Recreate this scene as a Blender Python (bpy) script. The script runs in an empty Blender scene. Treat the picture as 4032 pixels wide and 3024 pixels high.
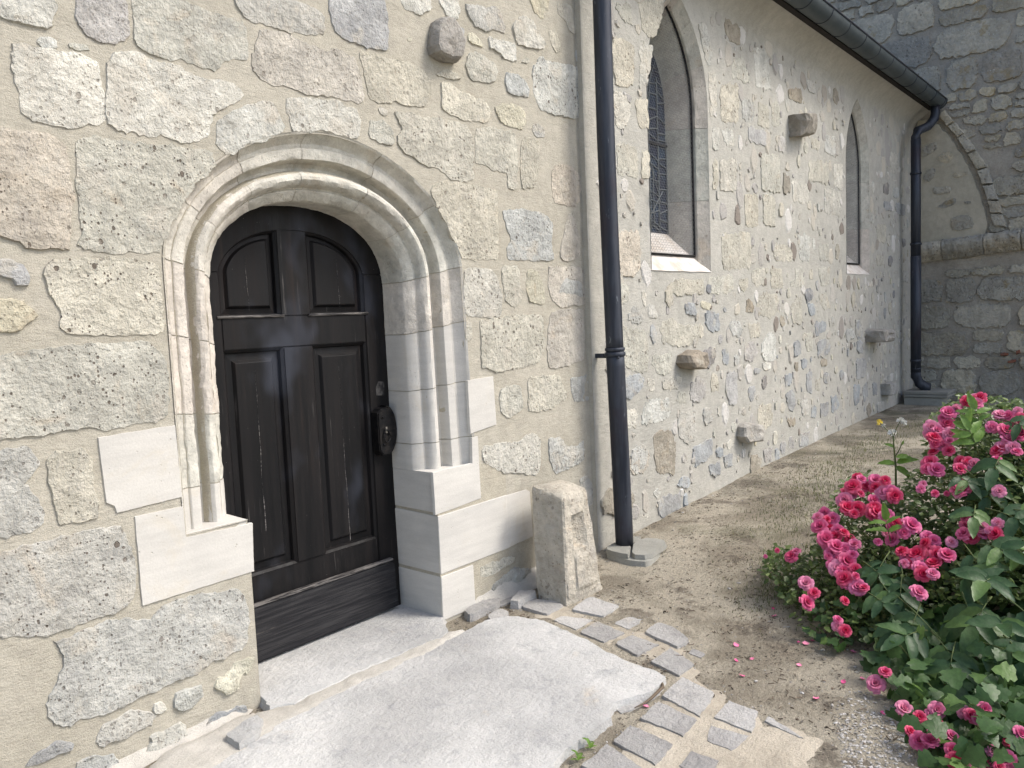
import bpy, bmesh, math, random
from mathutils import Vector, Matrix, noise
from mathutils.geometry import delaunay_2d_cdt
R = math.radians
random.seed(7)
scene = bpy.context.scene
col = scene.collection

# ---------------------------------------------------------------- camera
YAW, PITCH, ROLL, FPX = 0.8614068, 0.0831487, 0.0431808, 3084.64
CAM = Vector((0.0, -3.0, 1.59))
_f = Vector((math.sin(YAW)*math.cos(PITCH), math.cos(YAW)*math.cos(PITCH), -math.sin(PITCH)))
_r = Vector((math.cos(YAW), -math.sin(YAW), 0.0))
_d = _f.cross(_r)
CR = _r*math.cos(ROLL) + _d*math.sin(ROLL)
CD = -_r*math.sin(ROLL) + _d*math.cos(ROLL)
cd = bpy.data.cameras.new('camera'); co = bpy.data.objects.new('camera', cd); col.objects.link(co)
cd.sensor_width = 36.0; cd.lens = FPX/4032*36.0; cd.clip_start = 0.05; cd.clip_end = 2000
m4 = Matrix.Identity(4)
for i in range(3):
    m4[i][0] = CR[i]; m4[i][1] = -CD[i]; m4[i][2] = -_f[i]; m4[i][3] = CAM[i]
co.matrix_world = m4
scene.camera = co

# ---------------------------------------------------------------- sky, sun, exposure
SUN = Vector((0.42, -0.66, 0.92)).normalized()
w = bpy.data.worlds.new('World'); scene.world = w; w.use_nodes = True
nt = w.node_tree; nt.nodes.clear()
sky = nt.nodes.new('ShaderNodeTexSky'); sky.sky_type = 'NISHITA'; sky.sun_disc = False
sky.sun_elevation = math.asin(SUN.z); sky.sun_rotation = math.atan2(SUN.x, SUN.y)
sky.air_density = 1.0; sky.dust_density = 3.0; sky.ozone_density = 1.0
bg = nt.nodes.new('ShaderNodeBackground'); bg.inputs['Strength'].default_value = 0.15
wo = nt.nodes.new('ShaderNodeOutputWorld')
nt.links.new(sky.outputs[0], bg.inputs[0]); nt.links.new(bg.outputs[0], wo.inputs[0])
sl = bpy.data.lights.new('sun', 'SUN'); sl.energy = 1.5; sl.angle = R(16); sl.color = (1.0, 0.965, 0.90)
so = bpy.data.objects.new('sun', sl); col.objects.link(so)
so.rotation_euler = SUN.to_track_quat('Z', 'Y').to_euler(); so.location = SUN*30
scene.view_settings.view_transform = 'Standard'; scene.view_settings.look = 'None'
scene.view_settings.exposure = 1.0; scene.view_settings.gamma = 1.0

# ---------------------------------------------------------------- from the photograph's measured points to places on the real surfaces
def ray(x, y):
    return CR*((x-2016)/FPX) + CD*((y-1512)/FPX) + _f
def onY(x, y, Y):
    d = ray(x, y); return CAM + d*((Y-CAM.y)/d.y)
def onX(x, y, X):
    d = ray(x, y); return CAM + d*((X-CAM.x)/d.x)
def onZ(x, y, Z):
    d = ray(x, y); return CAM + d*((Z-CAM.z)/d.z)
D = 1.82278                                   # scale of the overview
CROP = {'d': (0, 0, 1/D), 'a': (0, 0, 2.212), 'b': (1000, 0, 2.212), 'c': (1900, 0, 2.212), 'e': (0, 750, 2.212),
        'f': (1600, 750, 2.212), 'g': (0, 1500, 2.212), 'h': (0, 2250, 2.1434), 'i': (1800, 1700, 2.212),
        'j': (2300, 900, 1.7015), 'k': (2800, 0, 1.7955), 'l': (3032, 700, 2.212), 's': (0, 0, 1.0),
        'm': (2000, 2250, 2.1434), 'q': (3000, 1500, 2.1434), 'r': (3000, 2250, 2.1434)}
def px(c, x, y):
    ox, oy, s = CROP[c]; return ox + x/s, oy + y/s

# ---------------------------------------------------------------- tags and meshes
def tag(o, label=None, cat=None, group=None, kind=None):
    for k, v in (('label', label), ('category', cat), ('group', group), ('kind', kind)):
        if v: o[k] = v
    return o
def empty(name, loc=(0, 0, 0)):
    o = bpy.data.objects.new(name, None); col.objects.link(o); o.location = loc; o.empty_display_size = 0.1
    return o
def link(name, me, mat, parent=None, smooth=True, color=None):
    if mat is not None and len(me.materials) == 0: me.materials.append(mat)
    o = bpy.data.objects.new(name, me); col.objects.link(o)
    if parent is not None:
        o.parent = parent
        o.matrix_parent_inverse = Matrix.Translation(parent.location).inverted() if parent.parent is None else Matrix.Identity(4)
    if smooth and len(me.polygons) and not any(p.use_smooth for p in me.polygons[:1]) : me.polygons.foreach_set('use_smooth', [True]*len(me.polygons))
    if color: o.color = color
    return o
def mesh(name, v, f):
    me = bpy.data.meshes.new(name); me.from_pydata([tuple(p) for p in v], [], f); me.update()
    if len(f): me.polygons.foreach_set('use_smooth', [False]*len(f))
    return me
def bm_mesh(name, bm):
    me = bpy.data.meshes.new(name); bm.normal_update(); bm.to_mesh(me); bm.free(); return me
def n3(x, y, z=0.0, s=1.0): return noise.noise(Vector((x*s, y*s, z*s)))
def fbm(p, s, o=3):
    t = 0; a = 1.0
    for i in range(o):
        t += a*noise.noise(Vector((p[0]*s+i*17.3, p[1]*s-i*9.1, p[2]*s+i*5.7))); s *= 2.1; a *= .5
    return t
def inpoly(x, y, P):
    r = False; j = len(P)-1
    for i in range(len(P)):
        if (P[i][1] > y) != (P[j][1] > y) and x < (P[j][0]-P[i][0])*(y-P[i][1])/(P[j][1]-P[i][1])+P[i][0]: r = not r
        j = i
    return r
def area(P): return .5*sum(P[i-1][0]*P[i][1]-P[i][0]*P[i-1][1] for i in range(len(P)))
def resample(P, step):
    out = []
    for i in range(len(P)):
        a = P[i]; b = P[(i+1) % len(P)]; L = math.hypot(b[0]-a[0], b[1]-a[1]); n = max(1, round(L/step))
        for k in range(n): out.append((a[0]+(b[0]-a[0])*k/n, a[1]+(b[1]-a[1])*k/n))
    return out
def smooth_poly(P, k=.25):
    n = len(P); return [tuple((1-2*k)*P[i][j]+k*P[i-1][j]+k*P[(i+1) % n][j] for j in (0, 1)) for i in range(n)]
def offset_poly(P, d):
    n = len(P); out = []
    for i in range(n):
        a, b, c = P[i-1], P[i], P[(i+1) % n]
        t = Vector((c[0]-a[0], c[1]-a[1]))
        if t.length < 1e-9: out.append(b); continue
        t.normalize(); out.append((b[0]-t.y*d, b[1]+t.x*d))
    return out

class Frame:                                  # a plane in the world: origin, right, up, outward
    def __init__(s, O, U, V, N): s.O, s.U, s.V, s.N = Vector(O), Vector(U), Vector(V), Vector(N)
    def p(s, u, v, h=0.0): return s.O + s.U*u + s.V*v + s.N*h
    def px(s, c, x, y):
        X, Y = px(c, x, y); d = ray(X, Y); t = (s.O-CAM).dot(s.N)/d.dot(s.N); q = CAM + d*t - s.O
        return (q.dot(s.U), q.dot(s.V))
WALLB_Y = -0.038; FAR_X = 12.4
FA = Frame((0, 0, 0), (1, 0, 0), (0, 0, 1), (0, -1, 0))
FB = Frame((0, WALLB_Y, 0), (1, 0, 0), (0, 0, 1), (0, -1, 0))
FF = Frame((FAR_X, 0, 0), (0, -1, 0), (0, 0, 1), (-1, 0, 0))

def stone_mesh(P, F, h=.008, rough=.006, cell=.03, rag=.006, back=-.012, edge=.010, seed=0.0, rs=7.0, dome=0.0, step=.013, sm=1):
    """one wall stone: ragged outline, worn edge, uneven face"""
    if area(P) < 0: P = P[::-1]
    if sm:
        P = resample(P, step*2.5); P = smooth_poly(P, .22)
    P = resample(P, step)
    c = (sum(p[0] for p in P)/len(P), sum(p[1] for p in P)/len(P))
    Q = []
    off = offset_poly(P, -1.0)
    for (p, q) in zip(P, off):
        nx, ny = q[0]-p[0], q[1]-p[1]
        a = rag*(fbm((p[0]+seed, p[1], 1.3), 13, 2)*.9 + fbm((p[0], p[1]+seed, 4.3), 45, 2)*.8)
        Q.append((p[0]+nx*a, p[1]+ny*a))
    P = Q; n = len(P)
    I = offset_poly(P, edge)
    I = [q if inpoly(q[0], q[1], P) else ((p[0]*.7+c[0]*.3), (p[1]*.7+c[1]*.3)) for p, q in zip(P, I)]
    xs = [p[0] for p in P]; ys = [p[1] for p in P]
    inner = offset_poly(P, edge+cell*.5)
    pts = []
    x = min(xs)
    while x < max(xs):
        y = min(ys)
        while y < max(ys):
            q = (x+random.uniform(-.3, .3)*cell, y+random.uniform(-.3, .3)*cell)
            if inpoly(q[0], q[1], inner) and inpoly(q[0], q[1], P): pts.append(q)
            y += cell
        x += cell
    V2 = [Vector(p) for p in P]+[Vector(p) for p in I]+[Vector(p) for p in pts]
    try:
        vo, _, fo, ov, _, _ = delaunay_2d_cdt(V2, [(i, (i+1) % n) for i in range(n)], [], 1, 1e-6)
    except Exception:
        return None
    rad = max(max(xs)-min(xs), max(ys)-min(ys))*.5
    verts = []
    for k, v in enumerate(vo):
        o = ov[k][0] if ov[k] else 2*n
        if o < n: hh = back
        else:
            dm = dome*max(0, 1-((v.x-c[0])**2+(v.y-c[1])**2)/rad**2) if dome else 0
            hh = h + dm + rough*fbm((v.x+seed, v.y, seed), rs, 4)
            if o < 2*n: hh = max(.0015, h*.8 + rough*.8*fbm((v.x+seed, v.y, seed), rs, 4))
            else: hh = max(.0025, hh)
        verts.append(F.p(v.x, v.y, hh))
    me = mesh('stone', verts, [tuple(f) for f in fo if len(f) >= 3])
    me.polygons.foreach_set('use_smooth', [True]*len(me.polygons)); me.set_sharp_from_angle(angle=R(38))
    return me

def sheet(name, F, outer, holes, cell, mat, amp=.004, sc=2.5, parent=None, hfun=None, fine=None):
    """a wall face with openings, gently uneven"""
    V2 = []; E = []
    def ring(P):
        s = len(V2); n = len(P)
        for p in P: V2.append(Vector(p))
        for i in range(n): E.append((s+i, s+(i+1) % n))
    O = resample(outer, cell*1.5); ring(O)
    for hl in holes: ring(hl)
    nb = len(V2)
    xs = [p[0] for p in outer]; ys = [p[1] for p in outer]
    x = min(xs)+cell*.5
    while x < max(xs):
        y = min(ys)+cell*.5
        while y < max(ys):
            q = (x+random.uniform(-.25, .25)*cell, y+random.uniform(-.25, .25)*cell)
            if inpoly(q[0], q[1], outer) and not any(inpoly(q[0], q[1], hl) for hl in holes): V2.append(Vector(q))
            y += cell
        x += cell
    vo, _, fo, ov, _, _ = delaunay_2d_cdt(V2, E, [], 1, 1e-6)
    edge = set(k for k in range(len(vo)) if ov[k] and ov[k][0] < nb)
    fs = []
    for f in fo:
        cx = sum(vo[i].x for i in f)/len(f); cy = sum(vo[i].y for i in f)/len(f)
        if inpoly(cx, cy, outer) and not any(inpoly(cx, cy, hl) for hl in holes): fs.append(tuple(f))
    vs = []
    for k, v in enumerate(vo):
        a = 0 if (k in edge and holes) else min(.0006, amp*fbm((v.x, v.y, 3.1), sc, 3))
        if hfun: a += hfun(v.x, v.y)
        vs.append(F.p(v.x, v.y, a))
    return link(name, mesh(name, vs, fs), mat, parent)

def box_mesh(x0, x1, y0, y1, z0, z1, bev=.004, jit=0.0, seed=0, seg=2):
    bm = bmesh.new(); bmesh.ops.create_cube(bm, size=1)
    for v in bm.verts: v.co = Vector((x0 if v.co.x < 0 else x1, y0 if v.co.y < 0 else y1, z0 if v.co.z < 0 else z1))
    if jit:
        rr = random.Random(seed)
        for v in bm.verts: v.co += Vector([rr.uniform(-jit, jit) for _ in range(3)])
    if bev: bmesh.ops.bevel(bm, geom=bm.edges[:], offset=bev, segments=seg, affect='EDGES', profile=.6)
    return bm_mesh('box', bm)
def tube(pts, rad, n=12, cap=True):
    vs = []; fs = []; m = len(pts); pts = [Vector(p) for p in pts]
    up = Vector((0.13, .31, .9)).normalized()
    for i, p in enumerate(pts):
        t = (pts[min(i+1, m-1)]-pts[max(i-1, 0)]).normalized()
        a = t.cross(up); a = a.normalized() if a.length > 1e-4 else t.orthogonal().normalized(); b = t.cross(a)
        r = rad[i] if isinstance(rad, (list, tuple)) else rad
        for k in range(n): vs.append(p+(a*math.cos(k/n*6.28318)+b*math.sin(k/n*6.28318))*r)
    for i in range(m-1):
        for k in range(n):
            k2 = (k+1) % n; fs.append((i*n+k, i*n+k2, (i+1)*n+k2, (i+1)*n+k))
    if cap: fs.append(tuple(range(n-1, -1, -1))); fs.append(tuple((m-1)*n+k for k in range(n)))
    return vs, fs
def join(lst):
    V = []; Fc = []
    for v, f in lst:
        s = len(V); V += list(v); Fc += [tuple(i+s for i in q) for q in f]
    return V, Fc

# ---------------------------------------------------------------- materials
class NT:
    def __init__(s, name, rough=.9, spec=.2, metal=0.0):
        s.m = bpy.data.materials.new(name); s.m.use_nodes = True; s.t = s.m.node_tree; s.b = s.t.nodes['Principled BSDF']
        s.b.inputs['Roughness'].default_value = rough; s.b.inputs['Metallic'].default_value = metal
        s.b.inputs['Specular IOR Level'].default_value = spec
        s.geo = s.t.nodes.new('ShaderNodeNewGeometry'); s.pos = s.geo.outputs['Position']
    def set(s, sock, v):
        if isinstance(v, bpy.types.NodeSocket): s.t.links.new(v, sock)
        else: sock.default_value = v
    def noise(s, scale, detail=4, rough=.55, vec=None, dist=0.0):
        n = s.t.nodes.new('ShaderNodeTexNoise'); n.inputs['Scale'].default_value = scale; n.inputs['Detail'].default_value = detail
        n.inputs['Roughness'].default_value = rough; n.inputs['Distortion'].default_value = dist
        s.t.links.new(vec or s.pos, n.inputs['Vector']); return n.outputs['Fac']
    def voro(s, scale, vec=None, feature='F1', out='Distance', rnd=1.0):
        n = s.t.nodes.new('ShaderNodeTexVoronoi'); n.feature = feature; n.inputs['Scale'].default_value = scale
        n.inputs['Randomness'].default_value = rnd
        s.t.links.new(vec or s.pos, n.inputs['Vector']); return n.outputs[out]
    def ramp(s, v, a, b, lo=0.0, hi=1.0):
        n = s.t.nodes.new('ShaderNodeMapRange'); n.clamp = True; n.interpolation_type = 'SMOOTHSTEP'
        s.set(n.inputs[0], v); n.inputs[1].default_value = a; n.inputs[2].default_value = b
        n.inputs[3].default_value = lo; n.inputs[4].default_value = hi; return n.outputs[0]
    def math(s, op, a, b=0.0):
        n = s.t.nodes.new('ShaderNodeMath'); n.operation = op; s.set(n.inputs[0], a); s.set(n.inputs[1], b); return n.outputs[0]
    def mix(s, f, a, b, mode='MIX'):
        n = s.t.nodes.new('ShaderNodeMix'); n.data_type = 'RGBA'; n.blend_type = mode
        def c(v): return v if isinstance(v, bpy.types.NodeSocket) else (v[0], v[1], v[2], 1)
        s.set(n.inputs[0], f); s.set(n.inputs[6], c(a)); s.set(n.inputs[7], c(b)); return n.outputs[2]
    def scalevec(s, sx, sy, sz, vec=None):
        n = s.t.nodes.new('ShaderNodeMapping'); n.inputs['Scale'].default_value = (sx, sy, sz)
        s.t.links.new(vec or s.pos, n.inputs[0]); return n.outputs[0]
    def val(s, v, c):                                   # colour times a value
        n = s.t.nodes.new('ShaderNodeVectorMath'); n.operation = 'SCALE'
        s.set(n.inputs[0], c); s.set(n.inputs['Scale'], v); return n.outputs[0]
    def obj(s):
        n = s.t.nodes.new('ShaderNodeObjectInfo'); return n
    def bump(s, h, dist=.01, strength=1.0, prev=None):
        n = s.t.nodes.new('ShaderNodeBump'); n.inputs['Strength'].default_value = strength; n.inputs['Distance'].default_value = dist
        s.set(n.inputs['Height'], h)
        if prev: s.t.links.new(prev, n.inputs['Normal'])
        return n.outputs[0]
    def out(s, c=None, bump=None, rough=None):
        if c is not None: s.set(s.b.inputs['Base Color'], c if isinstance(c, bpy.types.NodeSocket) else (c[0], c[1], c[2], 1))
        if bump is not None: s.t.links.new(bump, s.b.inputs['Normal'])
        if rough is not None: s.set(s.b.inputs['Roughness'], rough)
        return s.m

def stone_material(name, pitscale=55.0, wash=(.49, .455, .385), washamt=.6, grit=.009, dark=.35, fine=110.0, spots=False):
    t = NT(name, .92, .15); oi = t.obj(); c = oi.outputs['Color']; al = oi.outputs['Alpha']
    off = t.t.nodes.new('ShaderNodeVectorMath'); off.operation = 'ADD'
    rv = t.t.nodes.new('ShaderNodeVectorMath'); rv.operation = 'SCALE'; rv.inputs[0].default_value = (37, 11, 23)
    t.t.links.new(oi.outputs['Random'], rv.inputs['Scale']); t.t.links.new(t.pos, off.inputs[0]); t.t.links.new(rv.outputs[0], off.inputs[1])
    P = off.outputs[0]
    big = t.noise(5, 5, .6, P); mid = t.noise(19, 6, .62, P); fin = t.noise(fine, 5, .65, P); rid = t.noise(60, 4, .7, t.scalevec(1, 1, .45, P))
    c = t.val(t.ramp(big, .28, .72, .80, 1.10), c)
    c = t.val(t.ramp(mid, .25, .75, .84, 1.13), c)
    c = t.mix(t.ramp(t.noise(8, 6, .65, P), .50, .72, 0, dark), c, t.mix(.5, c, (.27, .27, .28)))
    c = t.mix(t.ramp(t.noise(4.3, 4, .6, P, 1.0), .58, .72, 0, .28), c, (.47, .36, .24))
    c = t.mix(t.ramp(t.noise(6.1, 5, .6, P), .55, .64, 0, washamt), c, wash)
    c = t.val(t.ramp(fin, .3, .7, .955, 1.035), c)
    pm = t.math('MINIMUM', 1.0, t.math('MULTIPLY', t.math('MULTIPLY', al, 1.15), t.ramp(t.noise(7, 3, .5, P), .38, .58, .12, 1)))
    def pits(scale, power, size, soft):
        pv = t.voro(scale, t.scalevec(1, 1, .8, P)); rnd = t.t.nodes.new('ShaderNodeSeparateColor'); t.t.links.new(pv.node.outputs['Color'], rnd.inputs[0])
        rad = t.math('MULTIPLY', t.math('POWER', rnd.outputs[0], power), size)
        pw = t.math('ADD', pv, t.math('MULTIPLY', t.math('SUBTRACT', t.noise(scale*2.4, 3, .6, P), .5), .35))
        return t.math('MULTIPLY', t.ramp(t.math('SUBTRACT', rad, pw), -.02, soft, 0, 1), pm)
    pit = t.math('MAXIMUM', pits(pitscale*.72, 4.2, .40, .05), pits(pitscale*1.6, 2.6, .42, .07))
    c = t.mix(t.math('MULTIPLY', pit, .85), c, (.115, .09, .07))
    c = t.mix(t.ramp(t.noise(75, 6, .75, P), .56, .70, 0, .15), c, t.mix(.6, c, (.25, .23, .205)))
    if spots:
        sp = t.ramp(t.voro(26, P), .20, .12, 0, .85); sp = t.math('MULTIPLY', sp, t.ramp(t.noise(4, 3, .5, P), .5, .62))
        c = t.mix(sp, c, (.55, .55, .52))
        c = t.mix(t.ramp(t.noise(3.1, 6, .7, P), .56, .66, 0, .55), c, (.33, .24, .10))
    hgt = t.math('ADD', t.math('MULTIPLY', rid, 1.0), t.math('MULTIPLY', fin, .35))
    hgt = t.math('ADD', hgt, t.math('ADD', t.math('MULTIPLY', mid, 1.2), t.math('MULTIPLY', t.noise(26, 6, .66, P), 2.4)))
    hgt = t.math('SUBTRACT', hgt, t.math('MULTIPLY', pit, 1.6))
    return t.out(c, t.bump(hgt, grit, 1.0))
M = {}
M['stone'] = stone_material('old_limestone')
M['rubble'] = stone_material('rubble_stone', 60, (.46, .43, .36), .55, .007, .35)
M['far'] = stone_material('weathered_dark_stone', 45, (.38, .365, .33), .55, .016, .7, 60, True)
M['carved'] = stone_material('carved_limestone', 75, (.58, .545, .475), .4, .0035, .06)
t = NT('new_white_limestone', .88, .15)
c = t.mix(t.ramp(t.noise(2.2, 5, .6), .35, .7), (.545, .525, .48), (.485, .468, .43))
c = t.val(t.ramp(t.noise(160, 3, .6), .3, .7, .96, 1.03), c)
c = t.mix(t.ramp(t.noise(3.4, 6, .68, None, .8), .54, .68, 0, .45), c, (.50, .455, .37))
c = t.val(t.ramp(t.noise(1, 5, .65, t.scalevec(4, 4, 26)), .3, .7, .94, 1.05), c)
pv = t.voro(42); pit = t.math('MULTIPLY', t.ramp(pv, .16, .06), t.ramp(t.noise(9, 3, .6), .52, .62))
c = t.mix(t.math('MULTIPLY', pit, .5), c, (.35, .30, .23))
M['new'] = t.out(c, t.bump(t.math('SUBTRACT', t.math('MULTIPLY', t.noise(120, 4, .6), .5), pit), .0022, 1.0))
def mortar(name, a, b, grit=.006, sc=170):
    t = NT(name, .95, .1)
    c = t.mix(t.ramp(t.noise(1.7, 6, .62), .3, .72), a, b)
    c = t.val(t.ramp(t.noise(14, 6, .62), .25, .75, .90, 1.09), c)
    g = t.noise(sc, 4, .75); c = t.val(t.ramp(g, .3, .72, .90, 1.07), c)
    sp = t.ramp(t.voro(95), .17, .10); c = t.mix(t.math('MULTIPLY', sp, .35), c, (.62, .58, .50))
    tr = t.noise(34, 4, .7, t.scalevec(.55, 1, 1.5))
    return t.out(c, t.bump(t.math('ADD', t.math('MULTIPLY', g, .7), t.math('ADD', tr, t.math('MULTIPLY', t.noise(8, 3), 1.5))), grit, 1.0))
M['mortar'] = mortar('lime_mortar', (.445, .415, .345), (.39, .362, .295))
M['mortarB'] = mortar('pale_lime_mortar', (.455, .44, .392), (.395, .382, .338), .006)
M['joint'] = mortar('joint_mortar', (.44, .405, .325), (.38, .345, .27))
M['farmortar'] = mortar('grey_old_mortar', (.42, .385, .325), (.29, .265, .225), .016, 50)
M['farpanel'] = mortar('tan_render', (.46, .42, .335), (.40, .365, .285))
t = NT('dark_stained_oak', .5, .22)
st = t.noise(1, 8, .7, t.scalevec(60, 60, 2.2)); st2 = t.noise(1, 5, .65, t.scalevec(16, 16, .9))
c = t.mix(t.ramp(st2, .35, .7), (.0030, .0030, .0036), (.0095, .0078, .0076))
c = t.mix(t.ramp(t.noise(1, 3, .6, t.scalevec(9, 9, .7)), .60, .74, 0, .55), c, (.024, .015, .011))
wear = t.math('MULTIPLY', t.ramp(st, .58, .72), t.ramp(t.noise(2.6, 4, .6), .44, .60))
c = t.mix(t.math('MULTIPLY', wear, .85), c, (.085, .079, .074))
c = t.mix(t.ramp(t.noise(2.3, 3, .5, t.scalevec(1.3, 1, .8)), .54, .72, 0, .8), c, (.034, .038, .050))
spk = t.math('MULTIPLY', t.ramp(t.voro(34), .06, .03), t.ramp(t.noise(5, 3), .5, .6)); c = t.mix(spk, c, (.16, .15, .14))
M['wood'] = t.out(c, t.bump(st, .0016, .8), t.ramp(st2, .3, .7,   .48, .68))
t = NT('weathered_grey_wood', .7, .3)
st = t.noise(1, 8, .7, t.scalevec(3.0, 60, 70)); st2 = t.noise(1, 6, .65, t.scalevec(1.4, 30, 16))
c = t.mix(t.ramp(st, .4, .66), (.006, .006, .008), (.030, .029, .030))
c = t.mix(t.ramp(st2, .62, .70, 0, .8), c, (.12, .105, .09))
M['wood2'] = t.out(c, t.bump(t.math('ADD', st, st2), .003, 1.0))
t = NT('worn_wood_edge', .6, .3); c = t.mix(t.ramp(t.noise(1, 6, .7, t.scalevec(7, 60, 90)), .42, .58), (.012, .011, .012), (.15, .14, .13)); M['woodedge'] = t.out(c)
t = NT('black_iron', .55, .4, .5); M['iron'] = t.out(t.mix(t.ramp(t.noise(30, 5, .6), .45, .65), (.006, .006, .007), (.017, .015, .014)), t.bump(t.noise(60, 4), .002))
t = NT('aged_zinc', .55, .35, .25)
st = t.noise(1, 6, .65, t.scalevec(22, 22, 2.0)); c = t.mix(t.ramp(st, .35, .7), (.020, .024, .034), (.048, .054, .068))
c = t.mix(t.math('MULTIPLY', t.ramp(t.noise(1, 5, .7, t.scalevec(30, 30, 8)), .63, .70), .55), c, (.19, .21, .23))
c = t.mix(t.ramp(t.noise(2.0, 4, .6), .55, .7, 0, .6), c, (.030, .022, .030))
M['zinc'] = t.out(c, t.bump(t.noise(9, 3), .002, .6), t.ramp(st, .3, .7, .36, .58))
t = NT('grey_gutter_zinc', .5, .4, .3); c = t.mix(t.ramp(t.noise(4, 6, .65), .3, .7), (.055, .070, .076), (.085, .102, .108)); M['gutter'] = t.out(c, t.bump(t.noise(7, 3), .004, .6))
t = NT('dark_underboard', .9, .1); M['dark'] = t.out((.035, .032, .03))
t = NT('lead_came', .6, .3, .3); M['lead'] = t.out(t.mix(t.noise(20), (.10, .115, .12), (.15, .17, .175)))
t = NT('dark_blue_glass', .18, .5); M['glass'] = t.out(t.mix(t.ramp(t.voro(9, None, 'F1', 'Color'), .1, .9), (.006, .010, .030), (.012, .030, .060)), t.bump(t.noise(14, 2), .004, .5))
t = NT('galvanised_wire', .5, .5, .6); M['wire'] = t.out((.16, .165, .17))
# ================================================================ ground height
GT = [(-500, -.040), (3.1, -.037), (3.9, -.020), (5.0, .03), (7.0, .11), (9.0, .15), (12.4, .2), (500, .2)]
def gz(x, y=0.0):
    for (a, za), (b, zb) in zip(GT, GT[1:]):
        if x <= b: return za+(zb-za)*max(0, (x-a)/(b-a))
    return .2

# ================================================================ door wall
UC = 2.285                                                     # middle of the doorway
Z_LEDGE = .79
NA, NI = 1.85, 2.2
def arch_pt(t, side, s):
    """point of the moulding: t 0 outer .. 1 inner; s<0 left jamb (-1 ledge..0 spring), 0..1 round the arch, 1..2 right jamb"""
    hw = .82*(1-t)+.548*t; zs = 1.86*(1-t)+1.785*t; b = .605*(1-t)+.400*t
    if s < 0:
        z = zs+(Z_LEDGE-zs)*(-s); return (UC-hw, z)
    if s > 1:
        z = zs+(Z_LEDGE-zs)*(s-1); return (UC+hw+.035*(1-t)*(s-1), z)
    th = math.pi*(1-s); c, sn = math.cos(th), math.sin(th)
    def se(n): return (math.copysign(abs(c)**(2/n), c), max(0, sn)**(2/n))
    o, i = se(NA), se(NI)
    x = o[0]*(1-t)+i[0]*t; z = o[1]*(1-t)+i[1]*t
    return (UC+hw*x, zs+b*z)
def outline(t, n=64, left=True):
    ss = [-1+i*.1 for i in range(10)]+[i/n for i in range(n+1)]+[1+i*.1 for i in range(1, 11)]
    return [arch_pt(t, 0, s) for s in ss]
UL, UR = 1.735, 2.835                                          # corners of the opening below the ledges
hole = outline(0.0)
doorhole = [(UL, -.25), (UL, Z_LEDGE)] + hole + [(UR, Z_LEDGE), (UR, -.25)]
doorhole_in = resample(doorhole, .06)
wa = tag(empty('church_wall', (1.0, 0, 0)), 'cream mortared church wall of large old limestone blocks around the arched door', 'wall')
OUT = [(-5.0, -.3), (UL, -.3), (UL, Z_LEDGE)] + hole + [(UR, Z_LEDGE), (UR, -.3), (4.30, -.3), (4.30, 5.2), (-5.0, 5.2)]
sheet('mortar_face', FA, OUT, [], .075, M['mortar'], .007, 1.6, wa, hfun=lambda u, v: -.001+.006*max(0, min(1, (u-4.0)/.28))**2)
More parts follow.
